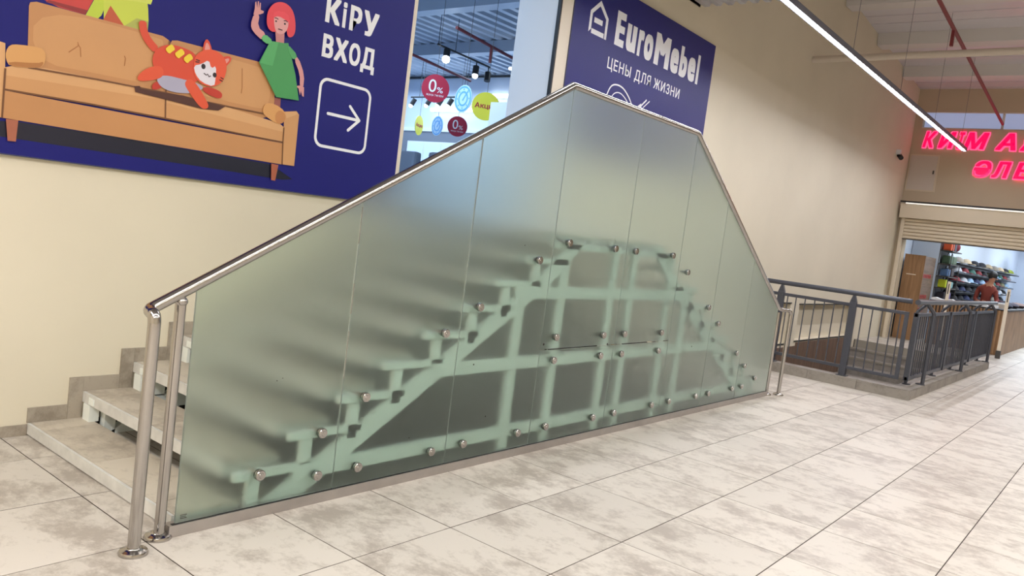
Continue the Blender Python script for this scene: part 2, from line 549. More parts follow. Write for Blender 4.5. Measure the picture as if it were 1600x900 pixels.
# clerestory strip
w1 = struct('window_1', box(XF + 0.02, XF + 0.26, OY0, OY1, 4.78, 4.80), M['beam'])
for k in range(5):
    y = OY1 - 0.02 - k * 1.55
    b_ = mat('sky_pane', srgb(150, 160, 190), 0.2, emit=srgb(140, 150, 182), estr=0.85) if k == 0 else b_
    obj('pane', box(XF + 0.10, XF + 0.12, y - 1.5, y, 4.80, 5.14), b_, parent=w1)
    obj('mullion', box(XF + 0.08, XF + 0.14, y - 1.55, y - 1.5, 4.80, 5.14), M['beam'], parent=w1)
# unseen sides of the hall, plain
struct('wall_right', box(-6, 18.3, -9.3, -9.0, 0, 6.6), M['wall'])
struct('wall_rear', box(-6.3, -6.0, -9.3, 2.07, 0, 6.6), M['wall'])

# --- ceilings
def deck(bm, x0, x1, ya, yb, z, pitch=0.22, dep=0.05, th=0.04):
    y = ya; prof = []
    while y < yb:
        for f, h in ((0, 0), (0.40, 0), (0.52, dep), (0.88, dep)):
            prof.append((min(y + f * pitch, yb), z + h))
        y += pitch
    prof.append((yb, z))
    top = [(yb, z + dep + th), (ya, z + dep + th)]
    return prism(bm, prof + top, 0, x0, x1)
bm = deck(bmesh.new(), -6, 7.16, -9, YW, 4.34, 0.15, 0.035)
B(bm, 7.10, 7.16, -9, YW, 4.44, 6.3)
struct('ceiling', bm, M['ceil_low'])
# sloping roof sheets over the higher part
def zc(x): return 6.02 - 0.0665 * (x - 12.35)
bm = bmesh.new()
prism(bm, [(7.16, zc(7.16)), (18.3, zc(18.3)), (18.3, zc(18.3) + 0.12), (7.16, zc(7.16) + 0.12)], 1, -9, 2.0)
roof = struct('ceiling_upper', bm, M['ceil'])
for k, x in enumerate((8.25, 10.3, 12.35, 14.4, 16.45)):
    z = zc(x)
    bm = bmesh.new()
    prism(bm, [(x - 0.17, z + 0.02), (x - 0.12, z - 0.20), (x + 0.22, z - 0.20), (x + 0.27, z + 0.02)], 1, -9, YW - 0.01)
    obj('beam', bm, M['beam'], parent=roof)
    bm = bmesh.new()
    for s in (0.62, 1.0, 1.38):
        prism(bm, [(x + s, zc(x + s) - 0.012), (x + s + 0.03, zc(x + s) - 0.012), (x + s + 0.03, zc(x + s) + 0.01), (x + s, zc(x + s) + 0.01)], 1, -9, YW - 0.01)
    obj('joint_strip', bm, M['ceil'], parent=roof)

# ================================================================= STAIRCASE
st = thing('staircase', 'steel-framed staircase with stone-tiled treads rising over a platform behind frosted glass', 'staircase', (3.47, 0.8, 0))
XE = 6.92 - 0.127
def tread(x0, x1, zt, left):
    TY0 = 0.045 if (left and zt < 0.1) else 0.14
    t = obj('tread', box(x0, x1, TY0, YW - 0.003, zt - 0.062, zt - 0.011), M['nosing'], parent=st)
    # white edging strip in front of the tiles
    e = x0 if left else x1
    obj('edging', box(min(e, e + (0.014 if left else -0.014)), max(e, e + (0.014 if left else -0.014)), TY0, YW - 0.003, zt - 0.0105, zt - 0.002), M['nosing'], parent=t)
    a, b_ = (x0 + 0.016, x1) if left else (x0, x1 - 0.016)
    ys = [TY0, 0.212, 0.836, 1.446, YW - 0.003]
    for ya, yb in zip(ys, ys[1:]):
        obj('tile', tile_bm(bmesh.new(), a, b_, ya + 0.0015, yb - 0.0015, zt, 0.0105), M['step_tile'], parent=t)
    return t
for n in range(1, 10):
    tread(NX(n), NX(n) + 0.31, NZ(n), True)
    tread(6.92 - NX(n) - 0.31, 6.92 - NX(n), NZ(n), False)
# platform
pz = NZ(10)
pl = obj('platform', box(NX(10), 6.92 - NX(10), 0.12, YW - 0.003, pz - 0.062, pz - 0.011), M['nosing'], parent=st)
px = NX(10)
while px < 6.92 - NX(10) - 0.05:
    e = min(px + 0.6, 6.92 - NX(10))
    for ya, yb in ((0.12, 0.212), (0.212, 0.836), (0.836, 1.446), (1.446, YW - 0.003)):
        obj('tile', tile_bm(bmesh.new(), px + 0.0015, e - 0.0015, ya + 0.0015, yb - 0.0015, pz, 0.0105), M['step_tile'], parent=pl)
    px = e
ZS = lambda x: 0.555 * x - 0.283          # stringer centre line, left flight
def bar(name, x0, x1, z0, z1, ya, yb): return obj(name, box(x0, x1, ya, yb, z0, z1), M['frame'], parent=st)
for (ya, yb) in ((0.028, 0.056), (1.46, 1.52)):
    for mir in (False, True):
        X = (lambda x: 6.92 - x) if mir else (lambda x: x)
        bm = bmesh.new()
        pts = [(0.49, 0.0), (0.71, 0.0), (2.60, ZS(2.60) - 0.06), (2.90, 1.345), (2.96, 1.406), (2.80, 1.407), (2.50, ZS(2.5) + 0.055)]
        prism(bm, [(X(a), z + (0.045 if mir and z > 0.2 else 0)) for a, z in pts], 1, ya, yb)
        obj('stringer', bm, M['frame'], parent=st)
        for n in range(1, 10):
            if n > 1 and not (mir and n > 8):
                # upright from stringer to tread and the short carrier under the tread
                xa = NX(n) + 0.068
                lo = ZS(xa)
                a, b_ = sorted((X(xa), X(xa + 0.062)))
                if NZ(n) - 0.062 > lo + 0.04: bar('upright', a, b_, max(lo, 0), NZ(n) - 0.062, ya, yb)
                xe = (NZ(n) - 0.04 + 0.283) / 0.555
                a, b_ = sorted((X(NX(n) - 0.005), X(xe)))
                bar('carrier', a, b_, NZ(n) - 0.056, NZ(n) - 0.018, ya, yb)
    # beams
    bar('beam', 2.62, 4.30, 1.37, 1.407, ya, yb)
    bar('beam', 2.28, 4.64, 1.03, 1.11, ya - 0.002, yb - 0.002)
    bar('beam', 1.60, 5.32, 0.57, 0.65, ya - 0.002, yb - 0.002)
    bar('beam', 0.72, 6.25, 0.125, 0.20, ya - 0.002, yb - 0.002)
    for xv, zt in ((2.30, 1.05), (2.745, 1.38), (3.38, 1.38), (3.66, 1.38), (4.27, 1.38), (4.60, 1.05)):
        bar('post', xv, xv + 0.085, 0, zt, ya + 0.004, yb + 0.004)
# white support blocks seen under the nosings beside the wall
for n in range(1, 5):
    bar('bracket', NX(n) + 0.275, NX(n) + 0.33, NZ(n), NZ(n + 1) - 0.063, 1.50, 1.58)

# ================================================================= GLASS BALUSTRADE
gb = thing('glass_balustrade', 'frosted glass balustrade with polished steel handrail screening the staircase', 'balustrade', (3.45, 0, 0))
obj('channel', box(0.085, 6.82, -0.022, 0.030, 0.0, 0.052, bev=0.002), M['satin'], parent=gb)
obj('seal', box(0.10, 6.80, -0.0165, -0.001, 0.052, 0.0545), M['black'], parent=gb)
SX = [0.112, 0.942, 1.760, 2.567, 3.490, 4.362, 5.145, 5.938, 6.780]
def ztop(x):
    if x < 2.567: return 2.404 - 0.545 * (2.567 - x)
    if x > 4.362: return 2.404 - 0.597 * (x - 4.362)
    return 2.404
GY0, GY1 = -0.010, 0.0
def pane(pts):
    bm = prism(bmesh.new(), pts, 1, GY0, GY1)
    es = [e for e in bm.edges]
    bmesh.ops.bevel(bm, geom=es, offset=0.0012, segments=1, affect='EDGES')
    return obj('glass_panel', bm, M['glass'], parent=gb)
g = 0.0028
for k in range(8):
    a, b_ = SX[k] + g, SX[k + 1] - g
    if k in (3, 4):
        pane([(a, 0.055), (b_, 0.055), (b_, 0.688), (a, 0.688)])
        pane([(a, 0.697), (b_, 0.697), (b_, ztop(b_)), (a, ztop(a))])
    else:
        pane([(a, 0.055), (b_, 0.055), (b_, ztop(b_)), (a, ztop(a))])
# grey tape left in two joints and the split line
for k, (x, z0, z1) in enumerate(((0.942, 0.95, 1.10), (0.942, 0.62, 0.86), (0.942, 1.30, 1.48))):
    obj('joint_seal', box(x - 0.0016, x + 0.0016, -0.0105, -0.004, z0, z1), M['satin'], parent=gb)
for x0, x1 in ((2.66, 3.05), (3.62, 4.0)):
    obj('joint_seal', box(x0, x1, -0.0105, -0.003, 0.690, 0.695), M['black'], parent=gb)
SO = [(0.503, 0.204), (0.832, 0.145), (0.835, 0.359), (1.088, 0.146), (1.09, 0.516), (1.628, 0.148), (1.631, 0.833),
      (1.898, 0.156), (1.90, 0.982), (2.421, 0.156), (2.42, 1.284), (2.727, 1.414), (3.314, 1.408), (3.609, 1.405),
      (4.208, 1.401), (2.717, 0.776), (3.311, 0.772), (3.61, 0.773), (4.20, 0.767), (2.723, 0.618), (3.306, 0.62),
      (3.604, 0.619), (4.189, 0.618), (2.728, 0.161), (3.317, 0.157), (3.612, 0.159), (4.203, 0.161), (4.512, 1.274),
      (5.025, 0.972), (5.281, 0.822), (5.815, 0.519), (4.504, 0.164), (5.019, 0.162), (5.286, 0.162), (5.821, 0.166),
      (6.058, 0.377), (6.381, 0.229), (6.056, 0.167)]
bm = lathe(bmesh.new(), [(0.0, -0.037), (0.011, -0.037), (0.0125, -0.0345), (0.022, -0.0345), (0.0252, -0.031), (0.0252, -0.015), (0.022, -0.0115)], (0, 0, 0), 'Y', 24)
me_so = bpy.data.meshes.new('standoff')
bmesh.ops.recalc_face_normals(bm, faces=bm.faces)
for f in bm.faces: f.smooth = True
bm.to_mesh(me_so); bm.free(); me_so.materials.append(M['steel'])
me_so.set_sharp_from_angle(angle=math.radians(35))
bm = lathe(bmesh.new(), [(0.021, 0.0005), (0.021, 0.006), (0.012, 0.006), (0.012, 0.07)], (0, 0, 0), 'Y', 16)
me_sp = bpy.data.meshes.new('spacer'); bm.to_mesh(me_sp); bm.free(); me_sp.materials.append(M['steel'])
base = WL[gb.name]
for x, z in SO:
    o = bpy.data.objects.new('standoff', me_so); o.location = Vector((x, 0, z)) - base; link(o, gb)
    s = bpy.data.objects.new('spacer', me_sp); link(s, o)
# handrail: one slotted tube following the glass, flattened bends
HR = 0.0245
h = 0.012
pts = [(-0.075, -0.005, ztop(-0.075) + h)]
for x in (2.530, 2.560, 2.59):
    pts.append((x, -0.005, ztop(x) + h + (0.002 if x == 2.56 else 0)))
for x in (4.345, 4.372, 4.40): pts.append((x, -0.005, ztop(x) + h))
pts.append((6.805, -0.005, ztop(6.805) + h))
obj('handrail', tube(bmesh.new(), pts, HR, 20), M['steel'], parent=gb, smooth=True)
# dark slot under the rail
# end posts, left
def post(name, pts, r=0.0245):
    return obj(name, tube(bmesh.new(), pts, r, 18), M['steel'], parent=gb, smooth=True)
def flange(x, y, p):
    bm = lathe(bmesh.new(), [(0.056, 0.0), (0.057, 0.006), (0.052, 0.016), (0.040, 0.020), (0.030, 0.024), (0.028, 0.027)], (x, y, 0), 'Z', 28)
    return obj('floor_flange', bm, M['steel'], parent=p, smooth=True)
zt = ztop(-0.075) + h
end = [(-0.090, -0.077, 0.0), (-0.090, -0.077, 0.90)] + arc_pts((-0.090, -0.077, 0.93), (-0.092, -0.078, zt), (-0.088, -0.045, zt - 0.008), 6) + arc_pts((-0.086, -0.036, zt - 0.006), (-0.085, -0.006, zt - 0.003), (-0.060, -0.005, ztop(-0.06) + h), 5)
p = post('end_post', end); flange(-0.090, -0.077, p)
p = post('end_post', [(0.055, 0.002, 0.0), (0.055, 0.002, ztop(0.055) - 0.025)], 0.022)
obj('saddle', ball(bmesh.new(), (0.055, 0.0, ztop(0.055) - 0.028), 0.027, (1, 1, 0.8)), M['steel'], parent=p, smooth=True)
flange(0.055, 0.010, p)
# right end: two slim posts joined by a return bend
xr = 6.87
zr = ztop(6.80) + h - 0.02
p = post('end_post', [(xr, 0.015, 0.0), (xr, 0.015, zr - 0.03)], 0.021)
flange(xr, 0.015, p)
p = post('end_post', [(7.025, -0.065, 0.0), (7.025, -0.065, 0.88)] + arc_pts((7.025, -0.065, 0.90), (7.02, -0.065, zr), (6.97, -0.045, zr), 5) + [(6.90, -0.012, zr), (6.805, -0.005, zr + 0.015)], 0.021)
flange(7.025, -0.065, p)
# small etched maker stamp in the lower corner, dark specks on the glass
bm = bmesh.new()
for k in range(3): B(bm, 0.135, 0.165 - 0.004 * (k == 1), -0.0106, -0.010, 0.085 - k * 0.007, 0.088 - k * 0.007)
obj('stamp', bm, M['dark'], parent=gb)
bm = bmesh.new()
for x, z, r in ((1.919, 0.635, 0.005), (2.263, 1.369, 0.003), (4.818, 0.624, 0.006), (1.45, 0.25, 0.003), (2.09, 0.30, 0.004), (0.55, 0.64, 0.0025), (0.58, 0.65, 0.002), (3.40, 0.70, 0.009), (2.60, 0.73, 0.008)):
    lathe(bm, [(r, -0.0112), (r, -0.0102)], (x, 0, z), 'Y', 10)
obj('speck', bm, M['dark'], parent=gb)

# ================================================================= PRINTED BOARD (left)
def flat(name, col, rough=0.35):
    return mat(name, col, rough)
BY = 1.590
bd = thing('billboard', 'large navy board with orange sofa print, entrance words and arrow on the stair wall', 'billboard', (0.6, 1.60, 1.518))
obj('board', box(-1.6, 2.585, BY, 1.614, 1.518, 4.1), M['navy'], parent=bd)
obj('board_edge', box(-1.6, 2.585, 1.5905, 1.6185, 1.512, 1.5175), M['board_edge'], parent=bd)
lay = [0]
def P(name, pts, col, it=0, th=0.0005):
    lay[0] += 1
    y = BY - 0.0003 * lay[0]
    if it: pts = smooth_poly(pts, it)
    key = 'ink_%02x%02x%02x' % tuple(col)
    if key not in M: M[key] = mat(key, srgb(*col), 0.38, noise=0.07 if 'sofa' in name else 0.02, scale=1.6)
    return obj(name, sheet(bmesh.new(), pts, y + 0.0002), M[key], parent=bd)
# everything below lies in the plane of the board (X, Z in metres)
P('shadow_print', [(-0.183,1.671),(-0.042,1.688),(0.447,1.693),(1.477,1.679),(1.659,1.601),(1.578,1.588),(1.012,1.596),(0.212,1.599),(-0.178,1.601)], (16, 14, 38))
P('crate_print', [(-0.014,2.383),(0.330,2.488),(0.277,2.400),(0.243,2.312),(0.111,2.313),(0.038,2.330)], (196, 58, 52))
P('crate_print', [(0.044,2.322),(0.243,2.312),(0.253,2.338),(0.060,2.336)], (140, 34, 36))
P('figure_print', [(0.308,2.458),(0.379,2.479),(0.344,2.395),(0.325,2.331),(0.303,2.303),(0.243,2.308),(0.280,2.401)], (186, 205, 60))
P('figure_print', [(0.326,2.463),(0.553,2.532),(0.575,2.436),(0.583,2.375),(0.584,2.301),(0.451,2.304),(0.339,2.310)], (196, 208, 72))
P('figure_print', [(0.426,2.518),(0.615,2.576),(0.588,2.466),(0.507,2.460),(0.432,2.445)], (204, 214, 90))
P('figure_print', [(0.335,2.309),(0.368,2.396),(0.450,2.308)], (188, 84, 48))
P('figure_print', [(0.450,2.308),(0.515,2.369),(0.581,2.368),(0.584,2.304)], (172, 176, 84))
SOFA, SOFA2, SOFA3, SEAM = (204, 150, 98), (194, 138, 88), (214, 163, 112), (112, 70, 40)
P('girl_leg_print', [(1.448,2.114),(1.499,2.119),(1.503,2.055),(1.459,2.054)], (150, 84, 76))
P('sofa_print', [(-0.032,2.280),(-0.027,2.299),(0.002,2.310),(0.673,2.311),(0.709,2.297),(0.717,2.215),(0.719,1.993),(0.300,1.978),(-0.018,1.967)], SOFA2)
P('sofa_print', [(-0.008,2.293),(0.654,2.297),(0.687,2.273),(0.687,2.024),(0.321,2.018),(0.002,2.007)], SOFA, 2)
P('sofa_print', [(0.717,2.274),(0.730,2.300),(0.761,2.308),(1.384,2.314),(1.434,2.301),(1.444,2.266),(1.456,2.001),(1.374,1.964),(0.722,1.991)], SOFA2)
P('sofa_print', [(0.745,2.281),(1.371,2.286),(1.409,2.251),(1.418,2.031),(1.284,2.020),(0.749,2.030)], SOFA, 2)
for a in ([(0.215,2.148),(0.230,2.133),(0.236,2.086)], [(0.214,2.159),(0.221,2.143),(0.173,2.095)], [(0.464,2.147),(0.472,2.133),(0.469,2.092)], [(1.196,2.246),(1.209,2.128),(1.207,2.091)]):
    P('seam_print', stroke(a, 0.005), (166, 106, 56))
P('sofa_print', [(-0.208,2.066),(-0.148,2.070),(-0.126,2.067),(-0.119,1.944),(-0.118,1.830),(-0.119,1.696),(-0.184,1.697)], SOFA3)
P('sofa_print', [(-0.120,1.948),(-0.080,1.967),(0.069,1.987),(0.713,1.998),(0.730,1.847),(-0.118,1.839)], SOFA3)
P('sofa_print', [(-0.119,1.910),(0.717,1.951),(0.727,1.849),(-0.119,1.841)], SOFA)
P('sofa_print', [(0.722,1.989),(0.970,2.001),(1.506,1.955),(1.546,1.935),(1.552,1.841),(0.727,1.846)], SOFA3)
P('sofa_print', [(0.724,1.939),(1.544,1.904),(1.552,1.844),(0.727,1.849)], SOFA)
P('sofa_print', [(-0.120,1.834),(1.550,1.829),(1.556,1.689),(-0.119,1.696)], SOFA2)
P('sofa_print', [(1.533,2.038),(1.629,2.059),(1.652,2.038),(1.655,1.692),(1.560,1.690),(1.548,1.874)], SOFA)
P('sofa_print', [(1.541,2.037),(1.629,2.056),(1.645,2.044),(1.556,1.997)], SOFA3)
for a in ([(-0.118,1.839),(0.310,1.847),(0.727,1.846),(1.553,1.835)], [(0.717,1.997),(0.729,1.846)], [(0.712,2.293),(0.716,2.222),(0.718,1.997)], [(1.543,1.934),(1.547,1.836),(1.558,1.690)], [(-0.119,1.944),(-0.118,1.830),(-0.117,1.697)], [(-0.017,1.972),(0.323,1.986),(0.719,1.993),(1.125,1.992),(1.457,1.997)]):
    P('seam_print', stroke(a, 0.009), SEAM)
P('sofa_print', [(-0.123,2.028),(-0.107,2.064),(-0.071,2.075),(0.031,2.086),(0.059,2.069),(0.064,2.030),(0.051,1.992),(0.024,1.977),(-0.100,1.957),(-0.120,1.987)], (214, 158, 96), 1)
P('sofa_print', [(-0.112,1.980),(0.024,2.002),(0.056,2.019),(0.047,1.991),(0.024,1.978),(-0.098,1.959)], (176, 116, 62), 1)
P('sofa_print', [(1.367,2.025),(1.388,2.067),(1.456,2.074),(1.537,2.042),(1.548,1.988),(1.516,1.950),(1.471,1.952),(1.380,1.987)], (214, 156, 94), 1)
P('sofa_print', [(1.464,2.010),(1.495,2.043),(1.542,2.025),(1.547,1.983),(1.516,1.950),(1.472,1.958)], (196, 132, 76), 1)
P('sofa_leg_print', [(-0.100,1.693),(-0.043,1.696),(-0.047,1.586),(-0.085,1.584)], (168, 98, 74))
P('sofa_leg_print', [(1.473,1.684),(1.528,1.682),(1.515,1.574),(1.484,1.576)], (168, 92, 66))
# shadow of the cat printed on the seat
P('shadow_print', [(0.530,1.993),(0.562,2.000),(0.569,1.986),(0.711,1.992),(0.823,1.999),(1.102,1.988),(1.058,1.954),(0.945,1.944),(0.714,1.955),(0.539,1.961)], (78, 40, 30))
CAT, CAT2 = (214, 72, 44), (190, 52, 34)
P('cat_print', stroke([(0.545,2.362),(0.551,2.322),(0.570,2.282),(0.598,2.251),(0.640,2.220)], 0.045), CAT, 1)
P('cat_print', [(0.628,2.027),(0.677,2.058),(0.697,2.019),(0.636,1.989)], CAT2, 2)
P('cat_print', [(0.934,2.052),(0.961,2.087),(1.069,2.074),(1.076,2.034),(1.035,2.025)], CAT2, 2)
P('cat_print', [(0.622,2.127),(0.620,2.198),(0.659,2.250),(0.725,2.276),(0.810,2.275),(0.884,2.256),(0.924,2.156),(0.901,2.090),(0.816,2.065),(0.689,2.070)], CAT, 2)
P('cat_print', [(0.649,2.062),(0.694,2.094),(0.813,2.094),(0.931,2.087),(0.948,2.063),(0.864,2.018),(0.751,2.004),(0.681,2.020)], (172, 168, 190), 2)
P('cat_print', [(0.539,2.049),(0.591,2.110),(0.669,2.143),(0.697,2.108),(0.676,2.064),(0.554,2.021)], (222, 84, 50), 2)
P('cat_print', [(0.815,2.075),(0.869,2.119),(0.989,1.984),(0.987,1.952),(0.943,1.943),(0.864,2.018)], (222, 84, 50), 2)
P('cat_print', [(0.920,2.264),(0.918,2.325),(0.935,2.366),(0.961,2.345),(0.986,2.280)], CAT, 1)
P('cat_print', [(1.032,2.271),(1.094,2.301),(1.117,2.281),(1.072,2.218)], CAT, 1)
P('cat_print', [(0.929,2.287),(0.931,2.328),(0.940,2.343),(0.957,2.328),(0.966,2.297)], (226, 150, 140), 1)
P('cat_print', [(1.061,2.268),(1.093,2.285),(1.098,2.271),(1.073,2.240)], (226, 150, 140), 1)
P('cat_print', [(0.868,2.171),(0.870,2.246),(0.924,2.295),(0.997,2.313),(1.070,2.280),(1.089,2.207),(1.063,2.125),(0.999,2.085),(0.923,2.090),(0.882,2.127)], (226, 84, 50), 2)
P('cat_print', [(0.869,2.187),(0.918,2.207),(0.962,2.244),(0.983,2.194),(1.013,2.221),(1.018,2.143),(1.013,2.090),(0.929,2.100),(0.884,2.140)], (226, 220, 230), 1)
for c in ((888, 292), (937, 330)):
    pass
for a in ([(0.931,2.196),(0.945,2.199)], [(1.009,2.162),(1.022,2.165)]):
    r = abs(a[1][0] - a[0][0]); P('cat_print', ell(a[0][0], a[0][1], r, r * 1.15, 14), (34, 22, 28))
for a in ([(0.938,2.157),(0.954,2.149),(0.962,2.157),(0.973,2.143),(0.984,2.151)], [(0.880,2.225),(0.905,2.223)], [(0.877,2.211),(0.903,2.214)], [(1.048,2.156),(1.070,2.150)], [(1.043,2.141),(1.065,2.135)]):
    P('cat_print', stroke(a, 0.006), (60, 24, 26))
for a in ([(0.736,2.265),(0.717,2.249),(0.699,2.227)], [(0.797,2.256),(0.774,2.234),(0.756,2.214)], [(0.851,2.239),(0.829,2.221),(0.812,2.198)]):
    P('cat_print', stroke(a, 0.036), (238, 206, 52), 1)
SK = (214, 148, 146)
P('girl_print', [(1.231,2.593),(1.273,2.605),(1.266,2.523),(1.333,2.495),(1.315,2.444),(1.234,2.486),(1.216,2.524)], SK, 1)
P('girl_print', [(1.229,2.587),(1.234,2.628),(1.233,2.667),(1.240,2.672),(1.251,2.635),(1.251,2.678),(1.259,2.678),(1.263,2.636),(1.267,2.674),(1.273,2.673),(1.276,2.631),(1.300,2.629),(1.298,2.617),(1.276,2.603)], SK)
P('girl_print', [(1.558,2.392),(1.590,2.412),(1.653,2.306),(1.654,2.211),(1.627,2.216),(1.616,2.305)], SK, 1)
P('girl_print', [(1.590,2.219),(1.622,2.229),(1.660,2.225),(1.666,2.163),(1.652,2.165),(1.637,2.198),(1.634,2.167),(1.617,2.209)], SK)
P('girl_print', [(1.397,2.526),(1.465,2.537),(1.470,2.469),(1.410,2.462)], (196, 128, 128))
P('girl_print', [(1.367,2.460),(1.408,2.465),(1.470,2.472),(1.501,2.480),(1.582,2.290),(1.629,2.130),(1.451,2.118),(1.301,2.308)], (68, 150, 84))
P('girl_print', [(1.368,2.457),(1.427,2.464),(1.402,2.308),(1.309,2.307)], (82, 168, 98))
P('girl_print', [(1.322,2.495),(1.387,2.465),(1.354,2.431),(1.294,2.453)], (92, 178, 108), 1)
P('girl_print', [(1.494,2.475),(1.587,2.417),(1.552,2.379),(1.515,2.421)], (78, 160, 94), 1)
P('girl_print', [(1.324,2.565),(1.325,2.644),(1.372,2.708),(1.447,2.729),(1.513,2.697),(1.545,2.610),(1.542,2.535),(1.492,2.510),(1.475,2.576),(1.386,2.516),(1.346,2.527)], (226, 62, 74), 2)
P('girl_print', [(1.371,2.613),(1.388,2.647),(1.476,2.635),(1.490,2.595),(1.478,2.548),(1.438,2.514),(1.394,2.525)], (222, 158, 156), 2)
P('girl_print', [(1.367,2.605),(1.375,2.654),(1.472,2.671),(1.504,2.599),(1.481,2.613),(1.407,2.631)], (232, 70, 82), 1)
for a in ([(1.393,2.592),(1.399,2.594)], [(1.460,2.593),(1.467,2.595)]):
    r = abs(a[1][0] - a[0][0]); P('girl_print', ell(a[0][0], a[0][1], r, r, 10), (34, 22, 28))
for a in ([(1.380,2.609),(1.394,2.612),(1.408,2.608)], [(1.449,2.610),(1.466,2.615),(1.478,2.609)], [(1.413,2.548),(1.429,2.549),(1.446,2.548)]):
    P('girl_print', stroke(a, 0.006), (70, 26, 34))

def lettering(body, u0, u1, v0, v1, parent, y, bold=0.02, m='white_print', spacing=1.0, name='lettering'):
    bm = text_on(text_bm(body, bold, 0.01, 0, spacing), '-Y', u0, u1, v0, v1, y + 0.0002, 0.0012)
    return obj(name, bm, M[m], parent=parent)
# words: capitals 0.18 m high
YB = BY
for ch, a, b_, z0 in (('К', 1.786, 1.910, 2.700), ('і', 1.930, 1.962, 2.700), ('Р', 1.994, 2.100, 2.700), ('У', 2.118, 2.258, 2.700)):
    lettering(ch, a, b_, z0, 2.874, bd, YB, 0.045, name='letter')
for ch, a, b_, z0 in (('В', 1.788, 1.880, 2.466), ('Х', 1.892, 2.008, 2.466), ('О', 2.022, 2.120, 2.466), ('Д', 2.132, 2.260, 2.438)):
    lettering(ch, a, b_, z0, 2.622, bd, YB, 0.045, name='letter')
def rrect(x0, x1, z0, z1, r, n=6):
    out = []
    for cx, cz, a0 in ((x1 - r, z1 - r, 0), (x0 + r, z1 - r, 90), (x0 + r, z0 + r, 180), (x1 - r, z0 + r, 270)):
        for i in range(n + 1):
            a = math.radians(a0 + 90 * i / n); out.append((cx + r * math.cos(a), cz + r * math.sin(a)))
    return out
def ring(bm, outer, inner, y0, y1):
    n = len(outer)
    for a, b_ in ((outer, inner),):
        o0 = [bm.verts.new((p[0], y0, p[1])) for p in outer]; o1 = [bm.verts.new((p[0], y1, p[1])) for p in outer]
        i0 = [bm.verts.new((p[0], y0, p[1])) for p in inner]; i1 = [bm.verts.new((p[0], y1, p[1])) for p in inner]
        for k in range(n):
            q = (k + 1) % n
            bm.faces.new((o0[k], o0[q], o1[q], o1[k])); bm.faces.new((i0[k], i0[q], i1[q], i1[k]))
            bm.faces.new((o1[k], o1[q], i1[q], i1[k])); bm.faces.new((o0[k], o0[q], i0[q], i0[k]))
    return bm
obj('arrow_frame', ring(bmesh.new(), rrect(1.797, 2.266, 1.852, 2.333, 0.07), rrect(1.817, 2.246, 1.872, 2.313, 0.052), YB, YB - 0.001), M['white_print'], parent=bd)
bm = bmesh.new()
for k, a in enumerate(([(1.893, 2.093), (2.165, 2.093)], [(2.080, 2.178), (2.176, 2.093)], [(2.176, 2.093), (2.084, 2.008)])):
    prism(bm, stroke(a, 0.021), 1, YB, YB - 0.001 - 0.0002 * k)
for c in ((1.893, 2.093), (2.080, 2.178), (2.176, 2.093), (2.084, 2.008)):
    prism(bm, ell(c[0], c[1], 0.0105, 0.0105, 12), 1, YB, YB - 0.0017)
obj('arrow', bm, M['white_print'], parent=bd)

# ================================================================= SHOP SIGN (right)
sg = thing('shop_sign', 'navy shop sign with white house emblem and shop name right of the doorway', 'sign', (6.13, 1.60, 2.3))
obj('board', box(4.615, 7.655, BY, 1.618, 2.3, 4.005), M['navy2'], parent=sg)
obj('board_edge', box(4.609, 4.6145, BY - 0.001, 1.618, 2.3, 4.005), M['board_edge'], parent=sg)
# condensed heavy lettering, built letter by letter
def letters(word, xs, z0, zcap, bold=0.05):
    for ch, (a, b_), (lo, hi) in zip(word, xs, zcap):
        lettering(ch, a, b_, lo, hi, sg, BY, bold, name='letter')
lo, cap, xh = 3.452, 3.797, 3.728
letters('EuroMebel', [(5.37, 5.545), (5.59, 5.785), (5.83, 5.945), (5.965, 6.15), (6.20, 6.54), (6.575, 6.765), (6.80, 6.985), (7.015, 7.20), (7.24, 7.30)],
        0, [(lo, cap), (lo, xh), (lo, xh), (lo, xh), (lo, cap), (lo, xh), (lo, cap), (lo, xh), (lo, cap)], 0.06)
for w_, a, b_ in (('ЦЕНЫ', 5.300, 5.765), ('ДЛЯ', 5.850, 6.200), ('ЖИЗНИ', 6.275, 6.895)):
    z_ = 3.172 if w_ != 'ЖИЗНИ' else 3.196
    lettering(w_, a, b_, z_, 3.310, sg, BY, 0.012, spacing=1.15)
# house emblem: outline open at the left foot, with two bars making an E
out = [(4.885, 3.455), (4.885, 3.66), (5.045, 3.795), (5.212, 3.66), (5.212, 3.452), (5.175, 3.452), (5.172, 3.642), (5.045, 3.742), (4.925, 3.642), (4.925, 3.49)]
obj('emblem', sheet(bmesh.new(), out, BY, 0.001), M['white_print'], parent=sg)
obj('emblem', box(4.965, 5.115, BY - 0.001, BY, 3.565, 3.615), M['white_print'], parent=sg)
obj('emblem', box(4.935, 5.16, BY - 0.0012, BY, 3.453, 3.50), M['white_print'], parent=sg)
# sketched chair drawing peeping above the handrail
bm = bmesh.new()
sheet(bm, stroke(curve([(5.36, 2.93), (5.42, 3.03), (5.52, 3.07), (5.66, 3.06), (5.80, 2.99), (5.90, 2.90)]), 0.016), BY, 0.001)
sheet(bm, stroke(curve([(5.42, 2.88), (5.50, 2.975), (5.62, 3.00), (5.76, 2.95), (5.88, 2.86)]), 0.011), BY - 0.0002, 0.001)
sheet(bm, stroke([(5.95, 2.84), (6.06, 2.95), (6.17, 3.04)], 0.018), BY - 0.0004, 0.001)
sheet(bm, stroke([(6.02, 2.83), (6.12, 2.95), (6.24, 3.04)], 0.012), BY - 0.0006, 0.001)
sheet(bm, [(5.92, 2.78), (6.10, 2.90), (6.06, 2.98), (5.9, 2.88)], BY - 0.0008, 0.001)
sheet(bm, stroke([(5.3, 2.7), (5.6, 2.62), (5.95, 2.72)], 0.02), BY - 0.001, 0.001)
